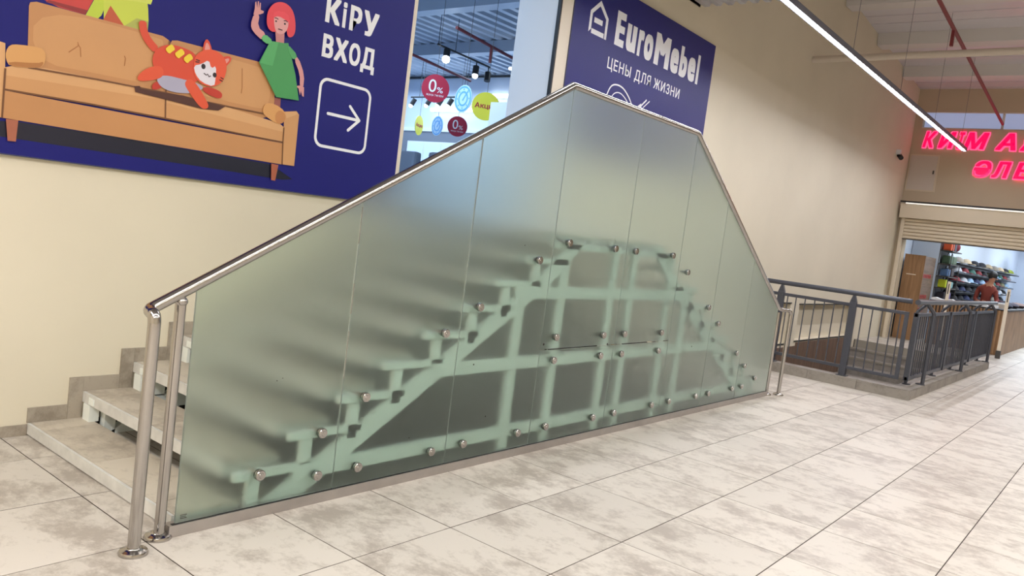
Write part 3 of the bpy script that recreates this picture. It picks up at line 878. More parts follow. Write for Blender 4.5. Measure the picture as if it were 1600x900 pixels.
obj('drawing', bm, M['white_print'], parent=sg)

# ================================================================= LED LINE along the wall
LY, LZ, LX0, LX1 = 0.22, 4.072, 3.0, 16.28
ll = thing('linear_light', 'long suspended LED line light with grey housing running along the stair wall', 'light', (9.6, LY, LZ))
obj('diffuser', box(LX0, LX1, LY - 0.032, LY + 0.032, LZ, LZ + 0.010), M['led'], parent=ll)
bm = bmesh.new()
B(bm, LX0, LX1, LY - 0.043, LY - 0.033, LZ - 0.017, LZ + 0.05); B(bm, LX0, LX1, LY + 0.033, LY + 0.043, LZ - 0.017, LZ + 0.05); B(bm, LX0, LX1, LY - 0.033, LY + 0.033, LZ + 0.012, LZ + 0.05)
B(bm, LX1 + 0.001, LX1 + 0.012, LY - 0.043, LY + 0.043, LZ - 0.017, LZ + 0.05)
obj('housing', bm, M['led_case'], parent=ll)
for x in (4.0, 6.5, 8.6, 11.0, 13.4, 15.8):
    obj('cable', tube(bmesh.new(), [(x, LY, LZ + 0.05), (x, LY, 4.36 if x < 7.1 else zc(x))], 0.003, 6), M['led_case'], parent=ll)

# ================================================================= CEILING PIPES
o = obj('heating_pipe', tube(bmesh.new(), [(11.1, 1.615, 4.66), (11.1, -8.9, 4.80)], 0.052, 14), M['pipe'], smooth=True)
tag(o, 'beige pipe crossing under the high ceiling behind the red pipe bracket', 'pipe')
rp = thing('sprinkler_pipe', 'dark red sprinkler pipe running lengthwise under the high ceiling', 'pipe', (14, -0.25, 4.9))
obj('pipe', tube(bmesh.new(), [(8.2, -0.31, 5.36), (10.0, -0.315, 5.14), (11.15, -0.33, 5.03), (17.6, -0.16, 4.83)], 0.028, 10), M['redpipe'], parent=rp, smooth=True)
obj('bracket', box(11.09, 11.15, -0.345, -0.305, 4.80, 5.03), M['redpipe'], parent=rp)

# ================================================================= CCTV, HATCH, NEON LETTERS, SHUTTER
cc = thing('security_camera', 'small white security camera on the wall near the far corner', 'camera', (17.0, 1.6, 4.0))
obj('bracket', box(16.85, 16.93, 1.53, 1.62, 4.02, 4.12), M['white'], parent=cc)
obj('body', tube(bmesh.new(), [(16.98, 1.58, 4.02), (16.85, 1.50, 3.94)], 0.05, 12), M['black'], parent=cc, smooth=True)
ht = thing('access_hatch', 'pale metal access hatch with small latch high in the far corner', 'hatch', (17.99, 1.29, 3.37))
obj('frame', box(17.985, 18.0, 0.98, 1.60, 3.365, 4.19), M['shutter'], parent=ht)
obj('door', box(17.972, 17.985, 1.02, 1.57, 3.40, 4.16), mat('hatch_paint', srgb(206, 196, 184), 0.5), parent=ht)
obj('latch', box(17.955, 17.972, 1.05, 1.08, 3.76, 3.84), M['dark'], parent=ht)
def neon(chars, v0, v1, label):
    t = thing('neon_lettering', label, 'sign', (17.93, (chars[0][1] + chars[-1][2]) / 2, v0))
    for ch, u0, u1 in chars:
        bmr = text_on(text_bm(ch, 0.085, 0.05, 0.22), '-X', u0 + 0.018, u1 - 0.018, v0 - 0.018, v1 + 0.018, 17.997, 0.04)
        l_ = obj('letter', bmr, M['pink_rim'], parent=t)
        bmf = text_on(text_bm(ch, 0.035, 0.05, 0.22), '-X', u0, u1, v0, v1, 17.957, 0.02)
        obj('letter_face', bmf, M['pink'], parent=l_)
neon([('К', 1.37, 1.12), ('И', 1.06, 0.73), ('І', 0.69, 0.56), ('М', 0.55, 0.10)], 4.345, 4.70, 'pink neon word of four letters beside the hatch, on the upper line')
neon([('А', -0.05, -0.42), ('Я', -0.50, -0.84), ('Қ', -0.90, -1.26)], 4.345, 4.70, 'pink neon word cut by the frame edge, upper line')
neon([('Ә', 0.285, -0.04), ('Л', -0.06, -0.40), ('Е', -0.47, -0.78), ('М', -0.84, -1.26), ('І', -1.33, -1.46)], 3.76, 4.10, 'pink neon word on the lower line, cut by the frame edge')

sh = thing('roller_shutter', 'cream roller shutter half raised over the sports shop entrance', 'shutter', (17.9, -2.5, 2.27))
obj('shutter_box', box(17.72, 18.0, OY0, 1.56, 2.74, 3.04), M['shutter'], parent=sh)
z = 2.28
while z < 2.73:
    bm = bmesh.new()
    prism(bm, [(17.90, z), (17.875, z + 0.012), (17.868, z + 0.038), (17.875, z + 0.064), (17.90, z + 0.073)], 1, OY0, OY1)
    obj('slat', bm, M['shutter'], parent=sh); z += 0.077
obj('bottom_rail', box(17.865, 17.905, OY0, OY1, 2.262, 2.279), M['dark'], parent=sh)
obj('guide', box(17.84, 17.93, OY1, OY1 + 0.07, 0.0, 2.74), M['shutter'], parent=sh)
lt = thing('tube_light', 'thin tube lamp in dark channel above the roller shutter', 'light', (17.7, -2.5, 3.06))
obj('channel', box(17.66, 17.76, OY0, 1.57, 3.075, 3.11), M['black'], parent=lt)
obj('tube', box(17.655, 17.675, -1.9, 1.45, 3.045, 3.072), mat('dim_tube', srgb(220, 215, 205), 0.4, emit=(1, .95, .88, 1), estr=0.8), parent=lt)

# ================================================================= STAIRWELL
bm = bmesh.new()
B(bm, 8.95, 18.3, -1.0, YW, -2.4, -2.2)
B(bm, 8.6, 8.95, -1.0, YW, -2.2, -0.002)
B(bm, 8.95, 16.0, -1.1, -0.8, -2.2, -0.19)
struct('wall_stairwell', bm, M['subfloor'])
# brown laminate boards below the niches
wp = thing('wall_panelling', 'brown laminate boards lining the stairwell wall under the niches', 'panelling', (12.3, 1.61, -1.6))
x = 8.96
while x < 15.75:
    e = min(x + 0.38, 15.76)
    top = 0.06 if x > 12.2 else 0.0
    obj('panel', box(x, e - 0.006, 1.602, 1.619, -1.7, top), M['brownwood'], parent=wp)
    x = e
# flight going down from the far landing
fl = thing('stairwell_flight', 'grey stone steps descending from the far landing inside the railing', 'stairs', (14.5, 0.4, -1.3))
for k in range(8):
    xa = 16.0 - 0.3 * k
    bm = box(xa - 0.3, 16.0 if k == 0 else xa + 0.02, -0.8, YW - 0.02, -0.16 * (k + 1) - 0.3, -0.16 * (k + 1))
    s_ = obj('step', bm, M['kerb'], parent=fl)
    obj('nosing', box(xa - 0.315, xa - 0.29, -0.8, YW - 0.02, -0.16 * (k + 1) - 0.035, -0.16 * (k + 1) + 0.002), mat('step_edge', srgb(150, 143, 130), 0.6) if k == 0 else bpy.data.materials['step_edge'], parent=s_)
obj('landing_edge', box(15.985, 16.03, -0.8, YW - 0.02, -0.17, 0.001), bpy.data.materials['step_edge'], parent=fl)
# kerb, laid of separate slabs
kb = struct('trim_7', box(8.76, 8.95, -1.0, YW, 0.0, 0.105), M['subfloor'], origin=(8.85, -1.0, 0))
y = -1.01
while y < YW - 0.02:
    e = min(y + 0.606, YW)
    obj('slab', box(8.75, 8.9599, y + 0.002, e - 0.002, 0.106, 0.122), M['kerb'], parent=kb)
    obj('slab', box(8.745, 8.7595, y + 0.002, e - 0.002, 0.0, 0.105), M['kerb'], parent=kb)
    y = e
kb2 = struct('trim_8', box(8.96, 14.85, -1.0, -0.81, 0.0, 0.105), M['subfloor'], origin=(11, -1.0, 0))
x = 8.96
while x < 14.8:
    e = min(x + 0.6, 14.86)
    obj('slab', box(x + 0.002, e - 0.002, -1.01, -0.795, 0.106, 0.122), M['kerb'], parent=kb2)
    obj('slab', box(x + 0.002 - (0.2 if x < 9 else 0), e - 0.002, -1.016, -1.0005, 0.0, 0.105), M['kerb'], parent=kb2)
    x = e
obj('slab', box(14.851, 14.862, -1.01, -0.8, 0.0, 0.105), M['kerb'], parent=kb2)

# railing across the near side of the well
r1 = thing('metal_railing', 'graphite railing on the kerb across the near end of the stairwell', 'railing', (8.85, 0.35, 0.122))
KZ = 0.122
obj('handrail', tube(bmesh.new(), [(8.85, 1.60, 1.175), (8.85, -0.86, 1.175)], 0.030, 14), M['rail'], parent=r1, smooth=True)
obj('panel_rail', box(8.832, 8.868, -0.83, 1.58, 1.005, 1.045, bev=0.004), M['rail'], parent=r1)
obj('panel_rail', box(8.832, 8.868, -0.83, 1.58, 0.215, 0.255, bev=0.004), M['rail'], parent=r1)
obj('stile', box(8.83, 8.87, -0.845, -0.80, 0.215, 1.045, bev=0.004), M['rail'], parent=r1)
for y in (-0.195, 0.725):
    bm = box(8.815, 8.885, y - 0.04, y + 0.04, KZ, 1.06, bev=0.006)
    p = obj('post', bm, M['rail'], parent=r1)
    bm = bmesh.new()
    prism(bm, [(y - 0.04, 1.06), (y + 0.04, 1.06), (y + 0.012, 1.15), (y - 0.012, 1.15)], 0, 8.825, 8.875)
    obj('spear_top', bm, M['rail'], parent=p)
    obj('foot_plate', box(8.79, 8.91, y - 0.062, y + 0.062, KZ, KZ + 0.01), M['rail'], parent=p)
y = -0.195 - 0.118
ysb = [-0.315, -0.432, -0.546, -0.66, -0.755] + [-0.085, 0.035, 0.158, 0.28, 0.403, 0.522, 0.635] + [0.84, 0.96, 1.08, 1.20, 1.32, 1.44]
for y in ysb:
    obj('baluster', tube(bmesh.new(), [(8.85, y, 0.25), (8.85, y, 1.01)], 0.008, 8), M['rail'], parent=r1)

# railing along the hall side of the well
r2 = thing('metal_railing', 'graphite railing along the hall side of the stairwell toward the sports shop', 'railing', (12, -0.9, 0.122))
HY = -0.92
bm = tube(bmesh.new(), [(8.86, HY, 1.175), (15.15, HY, 1.175)], 0.033, 14)
obj('handrail', bm, M['rail'], parent=r2, smooth=True)
def panel(x0, x1, y):
    obj('panel_rail', box(x0, x1, y - 0.018, y + 0.018, 0.995, 1.035), M['rail'], parent=r2)
    obj('panel_rail', box(x0, x1, y - 0.018, y + 0.018, 0.205, 0.245), M['rail'], parent=r2)
    obj('stile', box(x0, x0 + 0.06, y - 0.03, y + 0.03, 0.20, 1.04), M['rail'], parent=r2)
    obj('stile', box(x1 - 0.04, x1, y - 0.02, y + 0.02, 0.20, 1.04), M['rail'], parent=r2)
    x = x0 + 0.14
    while x < x1 - 0.06:
        obj('baluster', tube(bmesh.new(), [(x, y, 0.24), (x, y, 1.0)], 0.0085, 6), M['rail'], parent=r2); x += 0.118
for x0, x1 in ((8.98, 11.0), (11.08, 13.1), (13.18, 15.1)): panel(x0, x1, -0.90)
for x in (9.55, 12.2, 14.75):     # outer posts, bent in to the handrail
    bm = tube(bmesh.new(), [(x, -0.985, KZ), (x, -0.985, 1.03)] + [Vector(p) for p in arc_pts((x, -0.985, 1.03), (x, -0.985, 1.045), (x - 0.025, -0.97, 1.065), 2) + [(x - 0.14, HY, 1.155)]], 0.024, 10)
    p = obj('post', bm, M['rail'], parent=r2, smooth=True)
    obj('foot_plate', lathe(bmesh.new(), [(0.055, KZ), (0.055, KZ + 0.012)], (x, -0.962, 0), 'Z', 16), M['rail'], parent=p)
for x in (9.30, 10.84, 12.18, 13.43, 14.66):  # inner posts
    bm = tube(bmesh.new(), [(x, -0.84, KZ), (x, -0.84, 1.03)] + [Vector(p) for p in arc_pts((x, -0.84, 1.03), (x, -0.84, 1.045), (x + 0.025, -0.852, 1.065), 2) + [(x + 0.13, HY, 1.155)]], 0.020, 10)
    p = obj('post', bm, M['rail'], parent=r2, smooth=True)
    obj('foot_plate', lathe(bmesh.new(), [(0.05, KZ), (0.05, KZ + 0.012)], (x, -0.85, 0), 'Z', 16), M['rail'], parent=p)

# ================================================================= SPORTS SHOP behind the shutter
struct('wall_shop_side', box(18.3, 36, 1.62, 1.9, 0, 3.6), M['bluewhite'])
struct('wall_shop_display', box(19.7, 34, 1.0, 1.61, 0, 3.4), M['bluewhite'])
struct('wall_shop_back', box(34, 34.3, -9, 1.9, 0, 3.6), M['bluewhite'])
struct('ceiling_shop', box(18.3, 34.3, -9, 1.9, 3.4, 3.6), M['white'])
# oak cabinet
cb = thing('oak_cabinet', 'tall oak cabinet with darker side standing at the shop entrance corner', 'cabinet', (18.8, 1.23, 0))
obj('body', box(18.42, 19.55, 1.02, 1.44, 0, 1.95), M['greyoak'], parent=cb)
obj('front_panel', box(18.39, 18.419, 1.01, 1.445, 0.0, 1.96), M['oak'], parent=cb)
obj('shelf_line', box(18.384, 18.39, 1.16, 1.36, 1.495, 1.515), M['jamb'], parent=cb)
red = mat('red_lettering', srgb(176, 30, 34), 0.5)
for z_, n in ((1.50, 5), (1.02, 4), (0.72, 3)):
    bm = bmesh.new(); 
    for q in range(n):
        xx = 18.55 + q * 0.17
        ring(bm, ell(xx, z_, 0.06, 0.05, 10), ell(xx, z_, 0.03, 0.025, 10), 1.0185, 1.0145)
    obj('red_print', bm, red, parent=cb)
# display shelves with caps
caps_cols = [('grey', (150, 142, 132)), ('black', (34, 34, 40)), ('white', (180, 182, 188)), ('red', (124, 44, 50)), ('navy', (40, 48, 84)), ('olive', (112, 110, 84)), ('sand', (190, 170, 140)), ('green', (60, 100, 90)), ('lime', (200, 214, 90)), ('pale blue', (150, 180, 210))]
for n_, c_ in caps_cols: M['cap_' + n_] = mat('cap_fabric_' + n_.replace(' ', '_'), srgb(*c_), 0.8)
ds = thing('display_shelves', 'black wall shelves carrying rows of caps along the shop wall', 'shelf', (26, 0.9, 0.8))
SZ = [1.94, 1.70, 1.46, 1.22, 0.98]
ends = [32.5, 32.0, 31.6, 31.2, 30.8]
for z_, e in zip(SZ, ends):
    obj('shelf', box(20.9, e, 0.72, 1.0, z_ - 0.03, z_), M['black'], parent=ds)
obj('back_panel', box(20.9, 30.5, 0.985, 1.0, 0.8, 1.68), mat('dark_back_panel', srgb(44, 46, 56), 0.6), parent=ds)
names5 = ['top', 'second', 'third', 'fourth', 'lowest']
ords = ['first', 'second', 'third', 'fourth', 'fifth', 'sixth', 'seventh', 'eighth', 'ninth', 'tenth', 'eleventh', 'twelfth']
def cap_mesh():
    bm = bmesh.new()
    g = bmesh.ops.create_uvsphere(bm, u_segments=12, v_segments=8, radius=0.115)
    bmesh.ops.delete(bm, geom=[v for v in bm.verts if v.co.z < -0.02], context='VERTS')
    bmesh.ops.scale(bm, verts=bm.verts, vec=(1, 1.1, 0.95))
    for v in bm.verts: v.co.z += 0.025
    n = 8
    top = []; bot = []
    for i in range(n + 1):
        a = math.pi + math.pi * i / n
        q = (0.10 * math.cos(a), -0.09 + 0.13 * math.sin(a), 0.012 + 0.02 * abs(math.cos(a)))
        top.append(bm.verts.new(q)); bot.append(bm.verts.new((q[0], q[1], q[2] - 0.008)))
    bm.faces.new(top); bm.faces.new(bot[::-1])
    for i in range(n): bm.faces.new((top[i], bot[i], bot[i + 1], top[i + 1]))
    bmesh.ops.recalc_face_normals(bm, faces=bm.faces)
    for f in bm.faces: f.smooth = True
    return bm
cap_me = {}
seqs = [[0, 6, 1, 1, 6, 0, 6, 1, 8], [2, 3, 7, 3, 1, 5, 9, 7, 3, 2], [3, 2, 9, 4, 9, 3, 7, 3, 5, 9], [1, 4, 1, 1, 4, 1, 5, 9, 2, 1], [1, 1, 4, 1, 1, 4, 1, 0, 3, 1]]
for si, (z_, e, seq) in enumerate(zip(SZ, ends, seqs)):
    x = 21.25; step = (e - 21.6) / len(seq)
    for k, ci in enumerate(seq):
        nm = caps_cols[ci][0]
        if nm not in cap_me:
            me = bpy.data.meshes.new('cap'); b2 = cap_mesh(); b2.to_mesh(me); b2.free(); me.materials.append(M['cap_' + nm]); cap_me[nm] = me
        o = bpy.data.objects.new('cap', cap_me[nm]); C.objects.link(o)
        o.location = (x, 0.85, z_ + 0.001); o.rotation_euler = (0, 0, R.uniform(-0.5, 0.1)); o.scale = (1.35, 1.1, 1.15)
        tag(o, f'{nm} cap on the {names5[si]} display shelf, {ords[k]} from the entrance', 'cap', 'caps on the display shelves')
        x += step
# bag rack nearer the entrance
br = thing('bag_rack', 'narrow rack of dark shelves between oak cabinet and cap display', 'shelf', (20.2, 0.85, 0.9))
for z_ in (2.18, 1.86, 1.56, 1.28, 0.95):
    obj('shelf', box(19.72, 20.88, 0.72, 1.0, z_ - 0.025, z_), M['dark'], parent=br)
obj('upright', box(19.70, 19.715, 0.72, 0.735, 0.9, 2.42), M['dark'], parent=br)
obj('upright', box(19.70, 19.715, 0.985, 1.0, 0.9, 2.42), M['dark'], parent=br)
obj('upright', box(20.865, 20.88, 0.72, 0.735, 0.9, 1.86), M['dark'], parent=br)
def bag(x, z, w, hh, col, label, cat='bag', y=0.86):
    key = 'bag_%d_%d_%d' % col
    if key not in M: M[key] = mat(key, srgb(*col), 0.7)
    t = thing('bag', label, cat, (x, y, z), 'bags and goods on the narrow rack')
    obj('body', box(x - w / 2, x + w / 2, y - 0.09, y + 0.09, z, z + hh, bev=0.03), M[key], parent=t)
    obj('handle', tube(bmesh.new(), [(x - w * .25, y, z + hh - .01)] + arc_pts((x - w * .25, y, z + hh), (x, y, z + hh + 0.14), (x + w * .25, y, z + hh), 6) + [(x + w * .25, y, z + hh - .01)], 0.008, 6), M['black'], parent=t)
bag(19.95, 2.181, 0.36, 0.22, (206, 84, 44), 'orange bag on top of the narrow rack beside the cabinet')
bag(20.32, 2.181, 0.28, 0.20, (66, 60, 72), 'dark grey bag beside the orange one on the rack top')
o = obj('red_ball', ball(bmesh.new(), (20.62, 0.84, 2.181 + 0.115), 0.115, u=16, v=10), M['cap_red'] , smooth=True); tag(o, 'red ball at the end of the rack top', 'ball', None)
bag(20.05, 1.861, 0.42, 0.2, (62, 84, 62), 'dark green bag on the upper shelf of the narrow rack')
bag(20.5, 1.861, 0.42, 0.2, (84, 100, 78), 'sage green bag on the upper shelf, nearer the caps')
bag(20.0, 1.561, 0.30, 0.18, (80, 110, 150), 'blue pouch on the middle shelf of the narrow rack')
bag(20.45, 1.561, 0.34, 0.2, (56, 44, 44), 'brown bag on the middle shelf of the narrow rack')
bag(19.9, 1.281, 0.2, 0.2, (190, 200, 40), 'lime yellow pouch on the rack shelf below the blue pouch')
bag(20.25, 1.281, 0.26, 0.18, (52, 56, 66), 'charcoal pouch beside the lime yellow one')
bag(20.62, 1.281, 0.22, 0.16, (120, 160, 160), 'pale teal pouch at the end of the rack')
bag(20.0, 0.951, 0.36, 0.22, (40, 36, 44), 'black bag on the lowest shelf of the narrow rack')
bag(20.5, 0.951, 0.32, 0.22, (96, 84, 130), 'violet bag on the lowest shelf of the narrow rack')
# lime trainer and teal shoe style goods skipped; a grey wall unit at the far right
au = thing('wall_unit', 'grey boxy unit mounted high beyond the cap shelves', 'unit', (30, -0.4, 1.8))
obj('body', box(30.2, 31.6, -1.4, 0.25, 1.95, 2.75), mat('unit_grey', srgb(140, 142, 150), 0.5), parent=au)
obj('side_strip', box(30.17, 30.2, 0.10, 0.26, 1.9, 2.75), M['dark'], parent=au)

# counter: slatted front and long oak side
ct = thing('shop_counter', 'oak shop counter with slatted end and dark top behind the railing', 'counter', (20, 0, 0))
CX, CY, CZ = 18.32, -0.74, 1.0
obj('body', box(CX + 0.03, 25.0, CY + 0.02, -0.30, 0, CZ - 0.03), M['oak'], parent=ct)
obj('return_body', box(CX + 0.03, CX + 0.5, -0.30, 0.75, 0, CZ - 0.03), mat('counter_back', srgb(70, 54, 44), 0.6), parent=ct)
obj('side_panel', box(CX + 0.05, 25.0, CY, CY + 0.019, 0.0, CZ - 0.031), M['oak'], parent=ct)
obj('top', box(CX, 25.0, CY - 0.02, -0.28, CZ - 0.03, CZ), M['black'], parent=ct)
obj('top', box(CX, CX + 0.52, -0.28, 0.77, CZ - 0.03, CZ), M['black'], parent=ct)
y = 0.74
while y > CY + 0.02:
    obj('slat', box(CX, CX + 0.029, y - 0.035, y, 0.02, CZ - 0.031), M['oak'], parent=ct); y -= 0.07
bm = bmesh.new()
ptsu = []
n = 16
up = [(0.75 - 1.3 * i / n, CZ + 0.05 + 0.018 * math.sin(i * 1.7) + 0.01 * math.sin(i * 3.1)) for i in range(n + 1)]
prism(bm, [(a, CZ + 0.001) for a, _ in up] + up[::-1], 0, CX + 0.02, CX + 0.2)
o = obj('white_cloth', bm, mat('white_fabric', srgb(226, 228, 232), 0.8)); tag(o, 'white rumpled cloth laid along the slatted counter top', 'cloth')
# goods at the right end of the counter
for k, (x, y, w, c_, nm) in enumerate(((19.6, -0.52, 0.34, (40, 42, 60), 'dark folded garment heap on the counter right of the shopkeeper'), (20.9, -0.5, 0.4, (58, 52, 64), 'charcoal folded garment heap farther along the counter'), (22.2, -0.5, 0.36, (120, 100, 96), 'dusty pink garment heap near the picture edge on the counter'))):
    bm = bmesh.new(); ball(bm, (x, y, CZ + 0.06), 0.2, (w / 0.2 * 0.9, 0.9, 0.33)); 
    for v in bm.verts: v.co.z = max(v.co.z + 0.012 * math.sin(v.co.x * 37) * math.cos(v.co.y * 41), CZ + 0.001)
    o = obj('folded_garment', bm, mat('garment_%d' % k, srgb(*c_), 0.85), smooth=True); tag(o, nm, 'clothes')
bx = thing('shoe_box', 'small white box on the counter beside the shopkeeper', 'box', (19.1, -0.5, CZ))
obj('body', box(18.95, 19.25, -0.62, -0.42, CZ, CZ + 0.09), mat('box_card', srgb(206, 196, 186), 0.7), parent=bx)
obj('lid', box(18.945, 19.255, -0.625, -0.415, CZ + 0.09, CZ + 0.12), M['white_print'], parent=bx)

# security gate posts at the entrance
for (x, y, lab) in ((17.75, 0.335, 'slim white security post left, in front of the slatted counter end'), (17.6, -0.80, 'slim white security post at the corner of the oak counter')):
    t = thing('security_post', lab, 'post', (x, y, 0), 'security posts at the sports shop entrance')
    obj('pole', box(x - 0.02, x + 0.02, y - 0.032, y + 0.032, 0.16, 1.45, bev=0.008), M['jamb'], parent=t)
    obj('base', box(x - 0.035, x + 0.035, y - 0.045, y + 0.045, 0.0, 0.16), M['dark'], parent=t)
    obj('sensor', box(x - 0.024, x - 0.02, y - 0.010, y + 0.010, 1.18, 1.40), M['dark'], parent=t)

# shopkeeper: one continuous skinned body
def person():
    X0, Y0_ = 19.15, -0.18
    def Pp(x, y, z): return (X0 + x, Y0_ + y, z)
    V = [Pp(0, 0, 0.92), Pp(0.0, -0.01, 1.10), Pp(-0.03, -0.02, 1.28), Pp(-0.05, -0.03, 1.42), Pp(-0.05, -0.06, 1.52), Pp(-0.05, -0.10, 1.62), Pp(-0.05, -0.11, 1.70),
         Pp(0, 0.17, 1.38), Pp(-0.06, 0.22, 1.13), Pp(-0.22, 0.05, 1.06),
         Pp(0, -0.20, 1.38), Pp(-0.05, -0.27, 1.14), Pp(-0.22, -0.30, 1.06),
         Pp(0, 0.10, 0.86), Pp(0.02, 0.11, 0.47), Pp(0.03, 0.11, 0.08), Pp(-0.12, 0.11, 0.04),
         Pp(0, -0.10, 0.86), Pp(0.02, -0.11, 0.47), Pp(0.03, -0.11, 0.08), Pp(-0.12, -0.11, 0.04)]
    E = [(0, 1), (1, 2), (2, 3), (3, 4), (4, 5), (5, 6), (3, 7), (7, 8), (8, 9), (3, 10), (10, 11), (11, 12), (0, 13), (13, 14), (14, 15), (15, 16), (0, 17), (17, 18), (18, 19), (19, 20)]
    Rr = [(.16, .13), (.15, .12), (.17, .13), (.15, .11), (.055, .055), (.095, .085), (.08, .075), (.075, .07), (.05, .05), (.035, .03), (.075, .07), (.05, .05), (.035, .03),
          (.09, .09), (.065, .065), (.045, .045), (.04, .03), (.09, .09), (.065, .065), (.045, .045), (.04, .03)]
    me = bpy.data.meshes.new('person'); base = Vector((X0, Y0_, 0))
    me.from_pydata([Vector(v) - base for v in V], E, [])
    o = bpy.data.objects.new('person', me); o.location = base; C.objects.link(o); WL[o.name] = base
    sk = o.modifiers.new('skin', 'SKIN')
    for i, r in enumerate(Rr): me.skin_vertices[0].data[i].radius = r
    me.skin_vertices[0].data[0].use_root = True
    sb = o.modifiers.new('subsurf', 'SUBSURF'); sb.levels = 2; sb.render_levels = 2
    dg = bpy.context.evaluated_depsgraph_get()
    m2 = bpy.data.meshes.new_from_object(o.evaluated_get(dg))
    o.modifiers.clear(); o.data = m2
    skin = mat('skin', srgb(176, 124, 100), 0.6); shirt = mat('rust_shirt', srgb(118, 48, 38), 0.8); trou = mat('dark_trousers', srgb(40, 42, 52), 0.8)
    for mm in (shirt, skin, trou): m2.materials.append(mm)
    for f in m2.polygons:
        c = f.center; f.use_smooth = True
        f.material_index = 1 if (c.z > 1.47 or (c.z < 1.12 and c.x < -0.13)) else (2 if c.z < 0.94 else 0)
    o.scale = (0.92, 0.88, 1.0)
    tag(o, 'person in a rust-red shirt with dark hair standing behind the counter', 'person')
    bm = ball(bmesh.new(), (X0 - 0.035, Y0_ - 0.095, 1.70), 0.115, (1, 0.95, 1.0))
    bmesh.ops.delete(bm, geom=[v for v in bm.verts if v.co.z < 1.62 and v.co.y < Y0_ - 0.12], context='VERTS')
    obj('hair', bm, M['black'], parent=o, smooth=True)
    bm = ball(bmesh.new(), (X0 - 0.06, Y0_ - 0.20, 1.625), 0.016); obj('nose', bm, skin, parent=o, smooth=True)
    bm = bmesh.new()
    for dx in (-0.045, 0.02): ball(bm, (X0 - 0.05 + dx, Y0_ - 0.182, 1.655), 0.010, u=8, v=6)
    obj('eye', bm, M['black'], parent=o)
person()

# ================================================================= FURNITURE SHOP seen through the doorway
struct('floor_shop', box(-4, 14.2, 2.07, 16, 1.2, 1.40), M['bluewhite'])
struct('wall_shop_far', box(14.0, 14.3, 2.07, 16, 1.2, 5.4), M['bluewhite'])
struct('wall_shop_end', box(-4, 14.3, 15.5, 15.8, 1.2, 5.4), M['bluewhite'])
bm = deck(bmesh.new(), -4, 14.0, 2.07, 15.5, 5.22, 0.30, 0.07)
cs = struct('ceiling_furniture_shop', bm, M['shopceil'])
for x in (5.4, 8.2, 11.0):
    obj('beam', box(x, x + 0.28, 2.08, 15.5, 4.98, 5.22), M['shopceil'], parent=cs)
# black conduit along the top of the far wall
o = obj('conduit', tube(bmesh.new(), [(13.95, 2.2, 5.17), (13.95, 15.3, 5.17)], 0.03, 8), M['black']); tag(o, 'black conduit along the top of the furniture shop far wall', 'conduit')
# dark band on the far wall with a pale picture window
struct('trim_9', box(13.93, 14.0, 10.9, 15.5, 1.4, 3.70), M['shopgrey'])
struct('trim_10', box(13.90, 14.0, 10.9, 15.5, 3.70, 3.80), M['white'])
wn = struct('window_2', box(13.90, 13.93, 11.6, 13.65, 2.75, 3.42), M['white'])
pane_m = mat('pale_pane', srgb(190, 206, 225), 0.3, emit=srgb(170, 190, 220), estr=0.6)
for k in range(3): obj('pane', box(13.885, 13.90, 11.66 + k * 0.67, 12.27 + k * 0.67, 2.80, 3.37), pane_m, parent=wn)
# white partition right of the signs
struct('wall_partition', box(8.0, 8.12, 3.6, 5.50, 1.4, 3.36), M['white'])
# track with spotlights
tr = thing('track_light', 'black ceiling track with three spotlights inside the furniture shop', 'light', (9.9, 8.0, 4.6))
obj('track', tube(bmesh.new(), [(8.93, 7.80, 4.60), (10.73, 8.077, 4.60)], 0.02, 8), M['black'], parent=tr)
hot = mat('spot_glow', (1, 1, 1, 1), 0.4, emit=(0.85, 0.94, 1, 1), estr=14)
for k, (x, y, z_) in enumerate(((9.25, 7.86, 4.52), (10.25, 8.0, 4.44), (10.70, 8.07, 4.42))):
    s = obj('spotlight', tube(bmesh.new(), [(x, y, z_ + 0.06), (x - 0.04, y - 0.03, z_ - 0.12)], 0.065, 12), M['black'], parent=tr, smooth=True)
    if k < 2: obj('lamp', ball(bmesh.new(), (x - 0.045, y - 0.035, z_ - 0.13), 0.075 if k == 0 else 0.06), hot, parent=s, smooth=True)
    obj('stem', tube(bmesh.new(), [(x, y, z_ + 0.05), (x, y, 4.60)], 0.012, 6), M['black'], parent=s)
obj('hanger', tube(bmesh.new(), [(9.5, 7.888, 4.6), (9.5, 7.888, 5.24)], 0.006, 6), M['black'], parent=tr)
obj('hanger', tube(bmesh.new(), [(8.95, 7.803, 4.6), (8.95, 7.803, 5.24)], 0.006, 6), M['black'], parent=tr)
t2 = thing('track_light', 'second track with a row of small dark spotlights behind the red signs', 'light', (12.5, 11.5, 4.6))
obj('track', tube(bmesh.new(), [(12.5, 10.15, 4.35), (12.5, 12.2, 4.35)], 0.02, 8), M['black'], parent=t2)
for y in (10.3, 11.9): obj('hanger', tube(bmesh.new(), [(12.5, y, 4.36), (12.5, y, 5.26)], 0.006, 6), M['black'], parent=t2)
for y in (10.35, 10.75, 11.1, 11.5, 12.05):
    s = obj('spotlight', tube(bmesh.new(), [(12.5, y, 4.30), (12.45, y + 0.06, 4.14)], 0.06, 10), M['black'], parent=t2, smooth=True)
    obj('lamp', ball(bmesh.new(), (12.44, y + 0.065, 4.125), 0.05, u=8, v=6), hot, parent=s, smooth=True)
